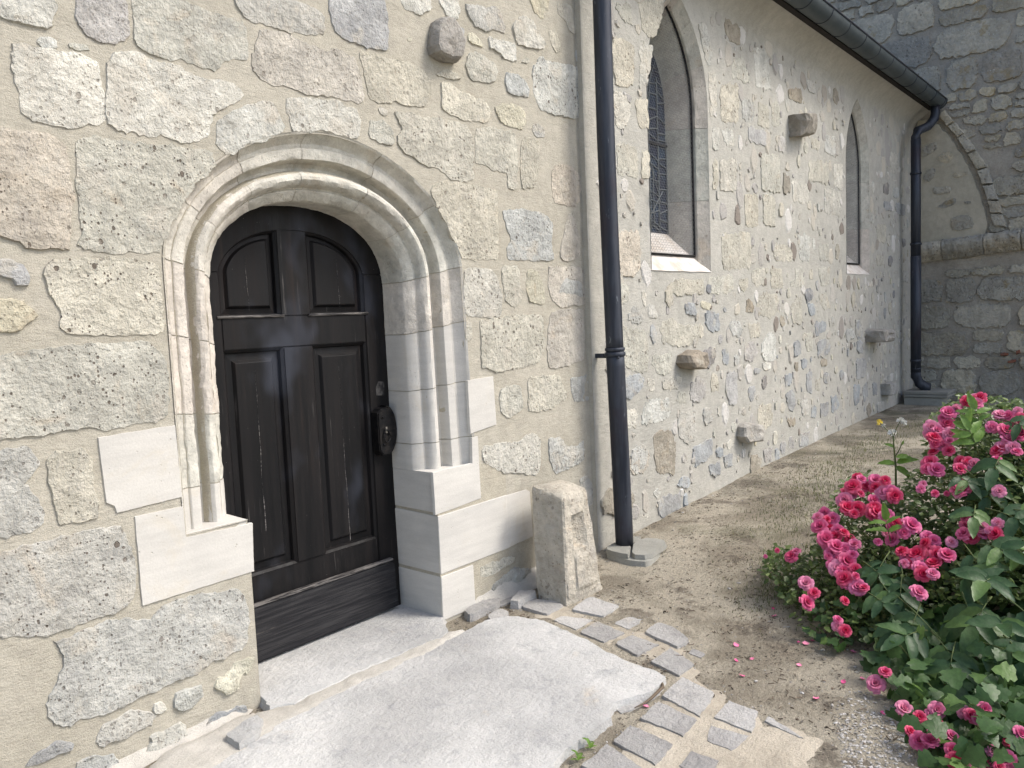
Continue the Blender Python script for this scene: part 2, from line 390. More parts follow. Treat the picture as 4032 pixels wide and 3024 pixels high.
# little return where the window wall stands proud of the door wall
STONES = []
TINT = {'w': (.53, .505, .455), 'g': (.445, .43, .40), 'c': (.495, .462, .395), 'p': (.495, .44, .375), 'b': (.35, .305, .245), 'n': (.64, .60, .52),
        'm': (.42, .40, .385), 's': (.36, .362, .365), 'd': (.26, .25, .25), 'y': (.52, .475, .375), 't': (.47, .437, .375)}
def tint(k, pit, j=.06):
    c = TINT[k]; q = (1.08 if k in 'wgcptymn' else 1.05)*(1+random.uniform(-j, j)); e = random.uniform(-.012, .012)
    return (c[0]*q*.975+e, c[1]*q, c[2]*q*.985-e, pit)
WA = [
 ('a','w',.2,.010,[(0,-40),(470,-40),(490,20),(470,140),(470,240),(330,255),(150,190),(0,150),(-60,140),(-60,-40)]),
 ('a','m',.3,.008,[(650,-40),(1100,-40),(1130,80),(1120,330),(1050,395),(900,380),(760,310),(720,250),(660,180)]),
 ('a','t',.25,.006,[(1150,-40),(1480,-40),(1560,20),(2130,185),(2145,300),(2145,520),(1940,500),(1920,610),(1680,580),(1600,500),(1480,520),(1300,470),(1190,410),(1165,180)]),
 ('a','w',.55,.005,[(85,365),(480,430),(740,490),(850,545),(880,700),(910,1100),(700,1105),(350,1060),(180,980),(170,780),(120,680),(120,480)]),
 ('a','w',.45,.008,[(990,445),(1180,460),(1400,545),(1640,620),(1800,700),(1980,710),(2110,770),(2125,830),(2050,900),(1880,960),(1840,1000),(1840,1190),(1660,1250),(1400,1190),(1020,1140),(930,1080),(905,850),(960,760),(905,620),(930,540)]),
 ('a','w',.1,.005,[(340,310),(510,345),(510,430),(360,415),(330,370)]),
 ('a','c',.1,.005,[(580,385),(700,375),(780,395),(810,460),(720,430),(590,415)]),
 ('a','p',.9,.007,[(-60,1100),(200,1150),(400,1145),(510,1185),(560,1290),(600,1480),(590,1530),(650,1800),(600,1890),(605,2180),(400,2170),(230,2170),(150,2060),(0,2040),(-60,2040)]),
 ('a','c',1.0,.003,[(660,1230),(800,1180),(1060,1240),(1500,1280),(1870,1325),(1880,1450),(1680,1620),(1520,1890),(1425,2130),(1395,2205),(1000,2195),(720,2190),(650,2130),(750,2060),(700,1900),(680,1600)]),
 ('e','c',1.0,.004,[(410,640),(470,600),(1150,605),(1380,650),(1410,950),(1425,1245),(1100,1260),(650,1240),(570,1245),(490,1160),(560,1100),(560,1040),(480,990),(430,880),(405,740)]),
 ('e','m',.2,.010,[(-60,585),(120,600),(210,640),(240,730),(265,840),(120,850),(130,740),(-60,740)]),
 ('e','y',.4,.012,[(-60,930),(100,940),(200,960),(300,1040),(335,1090),(290,1120),(220,1150),(200,1210),(-60,1250)]),
 ('e','t',.95,.006,[(-60,1440),(80,1415),(420,1385),(700,1355),(1100,1325),(1290,1330),(1400,1400),(1440,1500),(1455,1659),(1470,1900),(1450,1990),(1130,2040),(900,2080),(700,2060),(400,2115),(0,2155),(-60,2160)]),
 ('g','g',.5,.010,[(-60,595),(200,580),(310,575),(300,650),(360,740),(280,790),(250,880),(250,960),(330,1010),(310,1060),(410,1160),(415,1250),(350,1300),(200,1320),(100,1370),(-60,1400)]),
 ('g','c',.6,.009,[(480,625),(720,595),(760,620),(840,760),(820,900),(850,1100),(865,1190),(600,1240),(530,1260),(490,1200),(470,1060),(430,850),(410,690),(440,640)]),
 ('s','g',1.0,.012,[(-30,2186),(136,2142),(316,2101),(452,2067),(493,2088),(520,2169),(532,2260),(532,2352),(490,2395),(373,2437),(200,2497),(93,2511),(-30,2518)]),
 ('h','g',.6,.012,[(420,590),(600,560),(900,420),(1060,405),(1270,410),(1400,290),(1600,210),(1980,150),(2050,200),(2090,330),(2080,640),(1990,690),(1740,790),(1660,860),(1400,950),(1250,1050),(900,1180),(600,1290),(440,1310),(405,1250),(400,1050),(500,920),(540,740),(500,650)]),
 ('h','w',.2,.014,[(1460,1020),(1710,945),(1725,1070),(1600,1130),(1550,1180),(1470,1150)]),
 ('h','y',.3,.014,[(1800,970),(1850,870),(1950,850),(1960,790),(2100,720),(2140,730),(2130,820),(2030,870),(2020,980),(1950,1025),(1850,1020)]),
 ('h','g',.4,.018,[(790,1450),(830,1350),(1080,1180),(1190,1185),(1290,1170),(1340,1220),(1280,1290),(1200,1320),(1000,1430),(880,1475)]),
 ('h','w',.4,.02,[(1200,1600),(1190,1520),(1300,1440),(1230,1400),(1400,1350),(1530,1260),(1560,1310),(1590,1380),(1560,1470),(1450,1530),(1380,1590)]),
 ('h','s',.1,.02,[(190,1659),(280,1560),(440,1480),(460,1420),(540,1420),(630,1460),(620,1500),(480,1540),(300,1650)]),
 ('h','g',.5,.02,[(620,1659),(700,1580),(860,1560),(960,1530),(1020,1580),(1000,1640),(900,1700),(760,1740)]),
 ('h','s',.4,.02,[(1700,1330),(1760,1230),(1960,1180),(2080,1130),(2120,1160),(2000,1240),(1850,1300)]),
 ('h','w',.1,.012,[(1270,1180),(1300,1110),(1400,1110),(1430,1170),(1350,1210)]),
 ('b','g',.3,.012,[(-190,-40),(250,-40),(480,60),(590,110),(620,200),(610,310),(560,320),(400,270),(300,290),(150,220),(0,190),(-100,150)]),
 ('b','m',.25,.012,[(640,-40),(1120,-40),(1165,120),(1170,330),(1140,450),(900,390),(760,330),(700,270),(660,100)]),
 ('b','p',.4,.007,[(40,270),(120,260),(300,310),(380,350),(520,400),(580,455),(640,440),(740,440),(860,500),(900,600),(930,680),(960,910),(820,880),(700,840),(500,830),(400,800),(300,750),(150,750),(80,680),(-10,620),(-20,560),(20,400)]),
 ('b','c',.3,.005,[(910,450),(1000,480),(1300,540),(1440,580),(1530,680),(1540,850),(1500,920),(1390,935),(1250,880),(1080,900),(1010,880),(980,750),(960,650)]),
 ('b','w',.2,.012,[(1280,-40),(1540,-40),(1555,70),(1500,100),(1400,120),(1330,80),(1280,40)]),
 ('b','w',.2,.01,[(1590,-40),(1780,-40),(1800,60),(1780,170),(1740,190),(1690,150),(1620,40)]),
 ('b','g',.3,.012,[(1830,20),(1900,30),(1930,60),(2140,60),(2170,200),(2190,290),(2060,250),(2030,280),(1950,240),(1880,180)]),
 ('b','w',.6,.005,[(270,855),(550,860),(700,890),(900,960),(925,1070),(900,1215),(740,1165),(560,1135),(330,1145),(310,1050)]),
 ('b','w',.5,.005,[(-330,1080),(-210,980),(0,905),(180,880),(205,960),(265,1100),(265,1165),(0,1235),(-190,1325),(-250,1365),(-330,1250)]),
 ('b','c',.7,.006,[(1620,700),(1700,720),(1800,800),(2000,880),(2060,960),(2050,1060),(1880,1050),(1700,1000),(1640,930)]),
 ('b','t',.8,.005,[(1210,970),(1500,1020),(1830,1080),(1900,1180),(1915,1570),(1700,1570),(1650,1480),(1500,1440),(1270,1290),(1250,1180),(1310,1140)]),
 ('b','c',.5,.004,[(1010,1050),(1120,1060),(1230,1150),(1230,1270),(1120,1240),(1000,1210)]),
 ('b','w',.1,.006,[(1070,935),(1180,965),(1170,1010),(1110,990)]),
 ('b','y',.2,.008,[(1320,330),(1390,310),(1400,350),(1330,365)]),
 ('b','m',.1,.012,[(1775,230),(1830,235),(1825,370),(1785,365)]),
 ('b','y',.2,.008,[(1855,300),(1900,280),(1990,370),(2000,420),(1940,390),(1860,360)]),
 ('b','c',.4,.008,[(1570,650),(1680,600),(1760,630),(1810,700),(1690,680)]),
 ('c','c',.3,.003,[(-60,1110),(60,1110),(280,1160),(300,1290),(300,1500),(310,1640),(220,1640),(215,1500),(100,1480),(0,1420),(-60,1440)]),
 ('c','w',.4,.014,[(270,190),(350,130),(430,180),(500,300),(555,380),(550,440),(400,410),(310,390),(270,300)]),
 ('c','w',.5,.010,[(40,280),(100,340),(290,370),(300,540),(220,530),(150,450),(70,440)]),
 ('c','g',.3,.012,[(200,620),(250,640),(360,690),(400,780),(400,860),(230,830),(200,760)]),
 ('c','w',1.0,.012,[(430,600),(500,480),(560,540),(640,550),(840,590),(900,700),(890,980),(800,1030),(640,1000),(500,960),(450,850)]),
 ('c','y',.2,.007,[(400,-40),(570,-40),(575,90),(520,170),(450,100)]),
 ('c','t',.2,.006,[(650,30),(740,30),(830,150),(820,300),(750,280),(730,180),(650,120)]),
 ('c','c',.6,.008,[(570,260),(650,270),(680,440),(640,470),(590,380)]),
 ('c','g',.4,.008,[(800,450),(860,400),(900,470),(890,530),(810,540)]),
 ('c','c',.3,.006,[(330,545),(370,510),(410,500),(412,540),(360,555)]),
 ('b','c',.7,.01,[(1850,480),(1930,450),(2000,480),(2090,570),(2130,620),(2100,710),(1980,720),(1880,690),(1840,580)]),
 ('c','y',.5,.007,[(100,930),(260,900),(360,960),(380,1050),(340,1130),(260,1100),(150,1060)]),
 ('c','g',.6,.006,[(420,1110),(480,1070),(540,1130),(540,1200),(440,1180)]),
 ('s','p',.6,.006,[(2171,664),(2216,646),(2262,669),(2290,705),(2300,790),(2278,815),(2183,800),(2172,763)]),
 ('c','c',.5,.004,[(340,1200),(490,1210),(500,1330),(480,1500),(450,1640),(340,1640),(330,1400)]),
 ('f','c',.8,.003,[(300,-90),(480,-60),(790,0),(800,300),(800,600),(480,600),(455,500),(370,330),(260,110),(210,0)]),
 ('f','g',.9,.007,[(830,180),(960,165),(1080,180),(1180,200),(1270,270),(1270,380),(1250,450),(1285,600),(1150,610),(950,600),(880,610),(870,500),(920,450),(880,330)]),
 ('f','p',.5,.007,[(1410,200),(1460,200),(1500,400),(1510,580),(1400,620),(1340,590),(1350,500),(1390,300)]),
 ('f','w',.7,.004,[(510,690),(700,680),(790,740),(830,900),(830,1090),(560,1100),(515,1080),(495,800)]),
 ('f','c',.7,.007,[(830,660),(980,660),(1000,850),(1000,980),(940,1025),(870,980),(840,800)]),
 ('f','y',.2,.014,[(1050,690),(1140,685),(1190,800),(1210,980),(1160,990),(1080,980),(1040,900)]),
 ('f','p',.7,.005,[(1235,660),(1500,670),(1580,720),(1580,930),(1540,1000),(1330,1010),(1270,970),(1240,850)]),
 ('f','c',.8,.005,[(640,1130),(810,1110),(1000,1085),(1190,1090),(1195,1400),(1150,1500),(1000,1540),(780,1580),(660,1540),(650,1300)]),
 ('f','p',.6,.005,[(1260,1060),(1400,1035),(1540,1040),(1550,1300),(1540,1480),(1400,1520),(1240,1550),(1230,1400),(1240,1180)]),
 ('f','c',.4,.004,[(515,1130),(570,1140),(570,1300),(525,1330)]),
 ('i','w',.9,.012,[(220,130),(400,90),(560,90),(600,20),(720,30),(720,280),(700,370),(640,380),(540,350),(400,360),(250,290),(210,200)]),
 ('i','g',.8,.010,[(790,60),(900,40),(960,130),(1020,140),(1100,70),(1100,250),(1000,310),(850,360),(800,240)]),
 ('d','c',.5,.010,[(1078,840),(1125,830),(1130,880),(1100,905),(1080,890)]),
 ('d','c',.6,.010,[(1140,815),(1210,810),(1225,860),(1190,885),(1140,890)]),
 ('d','g',.6,.010,[(1230,815),(1275,810),(1282,860),(1240,870)]),
 ('i','c',.4,.012,[(180,1180),(480,1080),(520,1110),(400,1190),(210,1290)]),
 ('i','g',.3,.02,[(290,1370),(350,1290),(500,1190),(640,1200),(690,1290),(640,1350),(470,1400),(330,1420)]),
 ('i','g',.3,.01,[(1060,420),(1130,370),(1190,480),(1180,640),(1120,660)]),
 ('i','s',.2,.01,[(1190,840),(1240,820),(1290,870),(1270,960),(1190,960)]),
 ('d','g',.3,.01,[(1200,640),(1220,600),(1255,610),(1262,640)]),
]
nn = 0
for c, k, pit, h, P in WA:
    poly = [FA.px(c, x, y) for x, y in P]
    if area(poly) < 0: poly = poly[::-1]
    poly = offset_poly(poly, -.007)
    A = abs(area(poly)); cell = .032 if A > .05 else .018 if A > .01 else .012
    rg = .006 if h < .006 else .010
    me = stone_mesh(poly, FA, h*.45+.0015, h*.7, cell, .011 if A > .01 else .006, seed=nn*3.7, edge=.0035 if h < .008 else .006, rs=9)
    if me: link('stone', me, M['stone'], wa, color=tint(k, pit)); nn += 1
# more blocks on the stretch of wall beyond the photograph's left and upper edges
def filler(F, parent, mat, u0, u1, v0, v1, su, sv, keep, h=.008, pitr=(.2, .9), keys='wgctp'):
    v = v0; r = 0
    while v < v1:
        u = u0 + (r % 2)*su*.5; hh = sv*random.uniform(.8, 1.2)
        while u < u1:
            ww = su*random.uniform(.7, 1.4)
            P = []
            for k in range(9):
                a = k/9*6.283; ca, sa = math.cos(a), math.sin(a)
                P.append((u+ww*.5+math.copysign(abs(ca)**.6, ca)*ww*.43*random.uniform(.85, 1.05), v+hh*.5+math.copysign(abs(sa)**.6, sa)*hh*.40*random.uniform(.8, 1.05)))
            if keep(u+ww*.5, v+hh*.5):
                me = stone_mesh(P, F, h*.6, h*.7, max(.03, su*.12), .012, seed=u*3+v, edge=.004, step=max(.013, su*.04))
                if me: link('stone', me, mat, parent, color=tint(random.choice(keys), random.uniform(*pitr)))
            u += ww
        v += hh; r += 1
filler(FA, wa, M['stone'], -1.2, .72, 0.1, 3.2, .55, .36, lambda u, v: u+.44 < .76)
# one rough stone standing out of the wall, with its own faces
def lump(F, pts, base, out, parent, tintc, mat, seed, cell=.03, sag=0.0, name='projecting_stone'):
    """a stone that stands out of the wall: hull outline at the wall, worn block in front"""
    if area(pts) < 0: pts = pts[::-1]
    P = resample(pts, cell*2.2); n = len(P)
    c = (sum(p[0] for p in P)/n, sum(p[1] for p in P)/n)
    rings = [(1.0, -.03), (1.04, out*.35), (1.0, out*.78), (.93, out*.95), (.80, out*1.02), (.40, out*1.05)]
    vs = []; fs = []
    for s, h in rings:
        for p in P:
            q = (c[0]+(p[0]-c[0])*s, c[1]+(p[1]-c[1])*s)
            nz = fbm((q[0]*1.0+seed, q[1], h*2+seed), 5, 2)
            hh = h*(1+.30*nz*(1 if h > 0 else 0)) + sag*(q[1]-c[1])
            k = 1+.14*fbm((q[0]+seed, q[1], h+9.1), 12, 2)
            vs.append(F.p(c[0]+(q[0]-c[0])*k, c[1]+(q[1]-c[1])*k, hh))
    for i in range(len(rings)-1):
        for k in range(n): fs.append((i*n+k, i*n+(k+1) % n, (i+1)*n+(k+1) % n, (i+1)*n+k))
    vs.append(F.p(c[0], c[1], out*1.08)); b = (len(rings)-1)*n
    for k in range(n): fs.append((b+k, b+(k+1) % n, len(vs)-1))
    return link(name, mesh(name, vs, fs), mat, parent, color=tintc, smooth=False)
lump(FA, [FA.px('b', x, y) for x, y in [(1545,215),(1590,165),(1660,180),(1720,270),(1760,380),(1745,500),(1730,545),(1600,530),(1520,480),(1505,420),(1520,300)]], 0, .085, wa, (.345, .325, .29, .3), M['stone'], 2.2, .016)

# ---------------------------------------------------------------- doorway: moulded jambs, arch stones, quoins
dw = tag(empty('stone_doorway', (UC, 0, 0)), 'moulded round-arched stone doorway with new white blocks at its foot', 'doorway')
PROF = [(-.035, -.004), (0, .004), (.012, .012), (.07, .040), (.13, .056), (.185, .058), (.20, .052), (.215, .050), (.30, .053), (.365, .058), (.378, .066), (.385, .092), (.42, .118), (.48, .130), (.535, .128),
        (.545, .112), (.56, .095), (.59, .081), (.635, .073), (.69, .073), (.74, .082), (.775, .098), (.79, .116), (.80, .130), (.825, .134), (.84, .128), (.87, .132), (.93, .150), (.985, .168), (1.0, .180), (1.0, .24), (1.0, .30), (1.0, .37)]
def sweep(ss, dy=0.0, wear=.0025, seed=0.0, dt=0.0):
    vs = []; fs = []; n = len(PROF)
    for s in ss:
        for (t, y) in PROF:
            u, z = arch_pt(t-dt, 0, s)
            p = Vector((u, y+dy, z)); q = wear*fbm((u+seed, y*2, z), 9, 3) + wear*.8*fbm((u, y*2, z+seed), 34, 2)
            if t < 0: q = 0
            # wear pushes mostly outwards from the opening's middle
            d = Vector((u-UC, .5, (z-1.75) if 0 <= s <= 1 else 0)).normalized()
            vs.append(p + d*q)
    for i in range(len(ss)-1):
        for k in range(n-1): fs.append((i*n+k, i*n+k+1, (i+1)*n+k+1, (i+1)*n+k))
    return mesh('moulding', vs, fs)
def s_of(z, right=False):
    a = (1.86-z)/(1.86-Z_LEDGE); return 1+a if right else -a
cuts = [-1.0, s_of(.965), s_of(1.27), s_of(1.59), 0.02, .155, .300, .445, .63, .80, .985, s_of(1.585, True), s_of(1.255, True), s_of(.945, True), 2.0]
for i in range(len(cuts)-1):
    a, b = cuts[i], cuts[i+1]
    g = .0022 if (a < 0 or b > 1.0) else .0009
    a2 = a+(g if i else 0); b2 = b-(g if i < len(cuts)-2 else 0)
    L = abs(b2-a2)*(1.07 if (a < 0 or b > 1) else 2.2); n = max(3, int(L/.022))
    ss = [a2+(b2-a2)*k/n for k in range(n+1)]
    new = (b <= s_of(1.26)) or (a >= s_of(1.60, True)-.01)
    me = sweep(ss, 0, .0012 if new else .0050, 1.7)
    nm = 'jamb_stone' if (a < 0 or a > .9) else 'arch_stone'
    o = link(nm, me, M['new'] if new else M['carved'], dw, color=(.56*random.uniform(.96, 1.03), .53, .465, .22))
    if new: o['label'] = 'new white replacement jamb stone'
    es = me.polygons
    try: me.set_sharp_from_angle(angle=R(30))
    except Exception: pass
ss = [-1+i*.05 for i in range(20)]+[i/50 for i in range(51)]+[1+i*.05 for i in range(1, 21)]
link('joint_mortar', sweep(ss, .0025, .0045, 1.7, .007), M['joint'], dw)
def quoin(u0, u1, z0, z1, y0=-.006, y1=.42, label=None, skew=0.0):
    me = box_mesh(u0, u1, y0, y1, z0, z1, .005, .003, seed=int(z0*1000)+int(u0*100))
    o = link('quoin', me, M['new'], dw, smooth=False)
    if label: o['label'] = label
    return o
# right jamb below the ledge
quoin(UR, 3.16, .576, Z_LEDGE, .002); quoin(UR, 3.396, .240, .560); quoin(UR, 3.09, -.02, .226)
# left jamb below the ledge
quoin(1.285, UL-.001, .560, Z_LEDGE, .002)
link('joint_mortar', box_mesh(UR+.003, 3.40, -.0015, .41, -.02, Z_LEDGE-.01, 0), M['joint'], dw, smooth=False)
link('joint_mortar', box_mesh(1.5, UL-.004, .02, .41, -.05, Z_LEDGE-.01, 0), M['mortar'], dw, smooth=False)
# flat faces of the new blocks beside the mouldings
for c, P in (('s', [(382,1721),(690,1671),(718,1958),(457,2022),(447,1994),(415,1981)]), ('s', [(1838,1497),(1941,1480),(1954,1673),(1850,1710)]),
             ('s', [(1978,1953),(2071,1926),(2085,1935),(2098,2112),(1981,2166)]), ('s', [(527,2033),(721,1990),(733,2113),(995,2058),(1001,2250),(558,2388)]),
             ('s', [(1702,1860),(1857,1823),(1855,1722),(1880,1716),(1893,1963),(1712,2030)])):
    poly = [FA.px(c, x, y) for x, y in P]
    me = stone_mesh(poly, FA, .005, .001, .05, .0015, seed=len(P)*1.1, edge=.003, sm=0)
    link('block', me, M['new'], dw, smooth=False)
# ledge tops where the mouldings stop
for sgn, ue, uo in ((-1, UL, 1.455), (1, UR, 3.15)):
    v = [(uo, 0, Z_LEDGE-.006), (ue, -.005, Z_LEDGE-.001), (ue, .40, Z_LEDGE+.004), (uo, .40, Z_LEDGE+.004), (uo, -.005, Z_LEDGE-.12), (ue, -.005, Z_LEDGE-.12)]
    link('ledge', mesh('ledge', v, [(0, 1, 2, 3) if sgn < 0 else (1, 0, 3, 2)]), M['new'], dw, smooth=False)
# inner faces of the left jamb below the block (mortared)
link('reveal', mesh('reveal', [(UL, 0, -.1), (UL, .42, -.1), (UL, .42, .56), (UL, 0, .56)], [(0, 1, 2, 3)]), M['mortar'], dw)

# ---------------------------------------------------------------- the door
dr = tag(empty('wooden_door', (UC, .36, 0)), 'dark stained arched wooden panel door with weathered kick board and iron lock', 'door')
YF = .335                                                     # front of stiles and rails
def inner_arch(g, n=40):                                      # the door's own head, g inside the opening
    out = []
    for i in range(n+1):
        th = math.pi*i/n; c, s = math.cos(th), math.sin(th); nn_ = NI
        out.append((UC+(.56-g)*math.copysign(abs(c)**(2/nn_), c), 1.78+(.42-g)*max(0, s)**(2/nn_)))
    return out                                                # from right to left
def plate(name, P, y0, y1, mat, parent, bev=.004):
    """flat board with outline P (u,z): front y0, back y1"""
    if area(P) < 0: P = P[::-1]
    bm = bmesh.new(); a = [bm.verts.new((p[0], y0, p[1])) for p in P]; b = [bm.verts.new((p[0], y1, p[1])) for p in P]; n = len(P)
    f = bm.faces.new(a); 
    for i in range(n): bm.faces.new((a[i], b[i], b[(i+1) % n], a[(i+1) % n]))
    bmesh.ops.recalc_face_normals(bm, faces=bm.faces[:])
    if bev: bmesh.ops.bevel(bm, geom=[e for e in bm.edges if all(v in a for v in e.verts)] if False else list(f.edges), offset=bev, segments=2, affect='EDGES')
    return link(name, bm_mesh(name, bm), mat, parent, smooth=False)
def inset(P, d):
    xs = [p[0] for p in P]; ys = [p[1] for p in P]; x0, x1, y0, y1 = min(xs), max(xs), min(ys), max(ys)
    cx_, cy_ = (x0+x1)/2, (y0+y1)/2; kx = 1-2*d/(x1-x0); ky = 1-2*d/(y1-y0)
    return [(cx_+(p[0]-cx_)*kx, cy_+(p[1]-cy_)*ky) for p in P]
def panel(P, parent, field=.05):
    """sunk panel with raised field and the moulding round it"""
    c = (sum(p[0] for p in P)/len(P), sum(p[1] for p in P)/len(P))
    if area(P) < 0: P = P[::-1]
    rings = [(P, YF+.006), (inset(P, .012), YF+.016), (inset(P, .018), YF+.034), (inset(P, field), YF+.030), (inset(P, field+.012), YF+.016), (inset(P, field+.016), YF+.015)]
    vs = []; fs = []; n = len(P)
    for Q, y in rings:
        for q in Q: vs.append((q[0], y, q[1]))
    for i in range(len(rings)-1):
        for k in range(n): fs.append((i*n+k, i*n+(k+1) % n, (i+1)*n+(k+1) % n, (i+1)*n+k))
    fs.append(tuple((len(rings)-1)*n+k for k in range(n)))
    return link('panel', mesh('panel', vs, fs), M['wood'], parent, smooth=False)
UA, UB, ML, MR = 1.90, 2.70, 2.187, 2.355                      # panel edges, muntin edges
UA = UC*2-UB
def rectP(a, b, c, d): return [(a, c), (b, c), (b, d), (a, d)]
ia = inner_arch(0.13)
def headpanel(a, b, left):
    top = [p for p in ia if (a < p[0] < b) and p[1] > 1.80]
    def zat(u):
        best = min(ia, key=lambda p: abs(p[0]-u) - (10 if p[1] < 1.79 else 0)*0); return best[1]
    if left: return [(a, 1.65), (b, 1.65), (b, zat(b))] + top + [(a, 1.86)]
    return [(a, 1.65), (b, 1.65), (b, 1.86)] + top + [(a, zat(a))]
panel(resample(headpanel(UA, ML, True), .06), dr, .04); panel(resample(headpanel(MR, UB, False), .06), dr, .04)
panel(rectP(UA, ML, .42, 1.50), dr); panel(rectP(MR, UB, .42, 1.50), dr)
full = inner_arch(0.0)
# boards: stiles, muntin, rails (butted end to end)
plate('stile', [(UC-.56, .0), (UA, .0), (UA, 1.80)] + [(UA, 1.86), (UC-.56, 1.86)], YF, YF+.05, M['wood'], dr)
plate('stile', [(UB, .0), (UC+.56, .0), (UC+.56, 1.86), (UB, 1.86)], YF, YF+.05, M['wood'], dr)
plate('rail', rectP(UA+.0015, UB-.0015, 1.50, 1.65), YF+.001, YF+.05, M['wood2'] if False else M['wood'], dr)
plate('rail', rectP(UA+.0015, UB-.0015, .29, .42), YF+.001, YF+.05, M['wood'], dr)
plate('muntin', rectP(ML, MR, .4215, 1.4985), YF+.0015, YF+.05, M['wood'], dr)
plate('muntin', rectP(ML, MR, 1.6515, 2.07), YF+.0015, YF+.05, M['wood'], dr)
head = [p for p in full if p[1] >= 1.861] ; inn = [p for p in ia if p[1] >= 1.861 and UA-.001 <= p[0] <= UB+.001]
headP = [(UC+.56, 1.861)] + head + [(UC-.56, 1.861), (UA, 1.861)] + inn[::-1] + [(UB, 1.861)]
plate('head_rail', headP, YF-.0005, YF+.05, M['wood'], dr, 0)
link('panel', mesh('back', [(1.6, YF+.06, -.1), (3.0, YF+.06, -.1), (3.0, YF+.06, 2.3), (1.6, YF+.06, 2.3)], [(0, 1, 2, 3)]), M['wood'], dr)
# mouldings that catch the light below the upper panels and above the kick board
def bead(u0, u1, z, r=.008, mat='woodedge', y=None):
    vs, fs = tube([(u0, (y or YF)-.001, z), ((u0+u1)/2, (y or YF)-.002, z+.001), (u1, (y or YF)-.001, z)], r, 8)
    return link('bead', mesh('bead', vs, fs), M[mat], dr)
bead(UA-.02, ML+.012, 1.652, .007); bead(MR-.012, UB+.02, 1.652, .007)
kb = plate('kick_board', [(UC-.53, .012), (UC+.50, .018), (UC+.50, .255), (UC+.47, .283), (UC-.53, .283)], YF-.034, YF+.0, M['wood2'], dr, .005)
link('top_edge', box_mesh(UC-.53, UC+.485, YF-.036, YF-.004, .2835, .297, .004), M['woodedge'], kb, smooth=False)
link('lower_board', box_mesh(UC-.53, UC+.50, YF-.040, YF-.035, .022, .115, .002), M['wood2'], kb, smooth=False)
# cracks with pale splinters down the panels
for u, z0, z1, wd in ((2.02, 1.68, 1.93, .0022), (2.545, 1.68, 1.98, .0022), (2.03, .62, 1.40, .0035), (2.52, .45, 1.38, .003), (2.19, .60, .75, .002)):
    vs = []; fs = []; n = 26
    for i in range(n+1):
        z = z0+(z1-z0)*i/n; x = u+.006*fbm((u, z, 0), 5, 2); ww = wd*.7*max(.06, .35+1.3*fbm((u, z, 3), 9, 3))
        vs += [(x-ww, YF+.0135, z), (x+ww, YF+.0125, z)]
    fs = [(2*i, 2*i+1, 2*i+3, 2*i+2) for i in range(n)]
    link('split', mesh('split', vs, fs), M['woodedge'], dr)
# iron lock case by the right edge
lk = empty('lock_tmp'); bpy.data.objects.remove(lk)
P = [(2.700, .915), (2.700, 1.115), (2.725, 1.135), (2.765, 1.14)] + [(2.765+.066*math.sin(a), 1.015+.135*math.cos(a)) for a in [i*math.pi/14 for i in range(15)]] + [(2.725, .88)]
lock = plate('lock', P, YF-.060, YF, M['iron'], dr, .006)
for (u, z) in ((2.73, 1.09), (2.73, .94), (2.80, 1.10), (2.80, .935)):
    vs, fs = tube([(u, YF-.059, z), (u, YF-.067, z)], .006, 8); link('bolt', mesh('bolt', vs, fs), M['iron'], lock)
t = NT('pale_brass_keyhole', .5, .5, .6); M['key'] = t.out((.22, .20, .17))
link('keyhole_plate', box_mesh(2.745, 2.757, YF-.065, YF-.059, 1.0, 1.035, .002), M['key'], lock, smooth=False)
vs, fs = tube([(2.748+.022*math.cos(a), YF-.069, .985+.022*math.sin(a)*1.6) for a in [i*.45 for i in range(14)]], .004, 6)
link('ring_handle', mesh('ring', vs, fs), M['iron'], lock)
t = NT('scuffed_patch', .7, .2); M['scuff'] = t.out(t.mix(t.ramp(t.noise(22, 5, .7), .4, .6), (.02, .019, .019), (.085, .08, .075)))
plate('patch', [(2.745, 1.205), (2.80, 1.20), (2.805, 1.275), (2.765, 1.28), (2.745, 1.25)], YF-.0016, YF, M['scuff'], dr, 0)
# ================================================================ window wall
wb = tag(empty('church_wall', (8, WALLB_Y, 0)), 'pale church wall of small grey rubble stones between the two drainpipes, with two lancet windows', 'wall')
WINS = [(5.545, .475, 1.90, 3.20, .80), (9.895, .435, 1.94, 3.20, .79)]
def lancet(cx_, hw, sill, spring, rise, n=14):
    """outline from lower right up and round to lower left"""
    Rr = (hw*hw+rise*rise)/(2*hw); out = [(cx_+hw, sill)]
    for i in range(9): out.append((cx_+hw, sill+(spring-sill)*(i+1)/9))
    a1 = math.asin(rise/Rr)
    for i in range(1, n+1):
        a = a1*i/n; out.append((cx_+hw-Rr+Rr*math.cos(a), spring+Rr*math.sin(a)))
    L = [(2*cx_-x, z) for x, z in out[::-1]]
    return out + L[1:]
def wb_h(u, v): return .0
holesB = [lancet(*wn) for wn in WINS]
def cove(v): return 0.0 if v < 4.02 else .21*((v-4.02)/.21)**1.6
sheet('mortar_face', FB, [(4.27, -.3), (12.42, -.3), (12.42, 4.23), (4.27, 4.23)], holesB, .085, M['mortarB'], .010, 1.3, wb, hfun=lambda u, v: (cove(v) if v > 4.02 else 0))
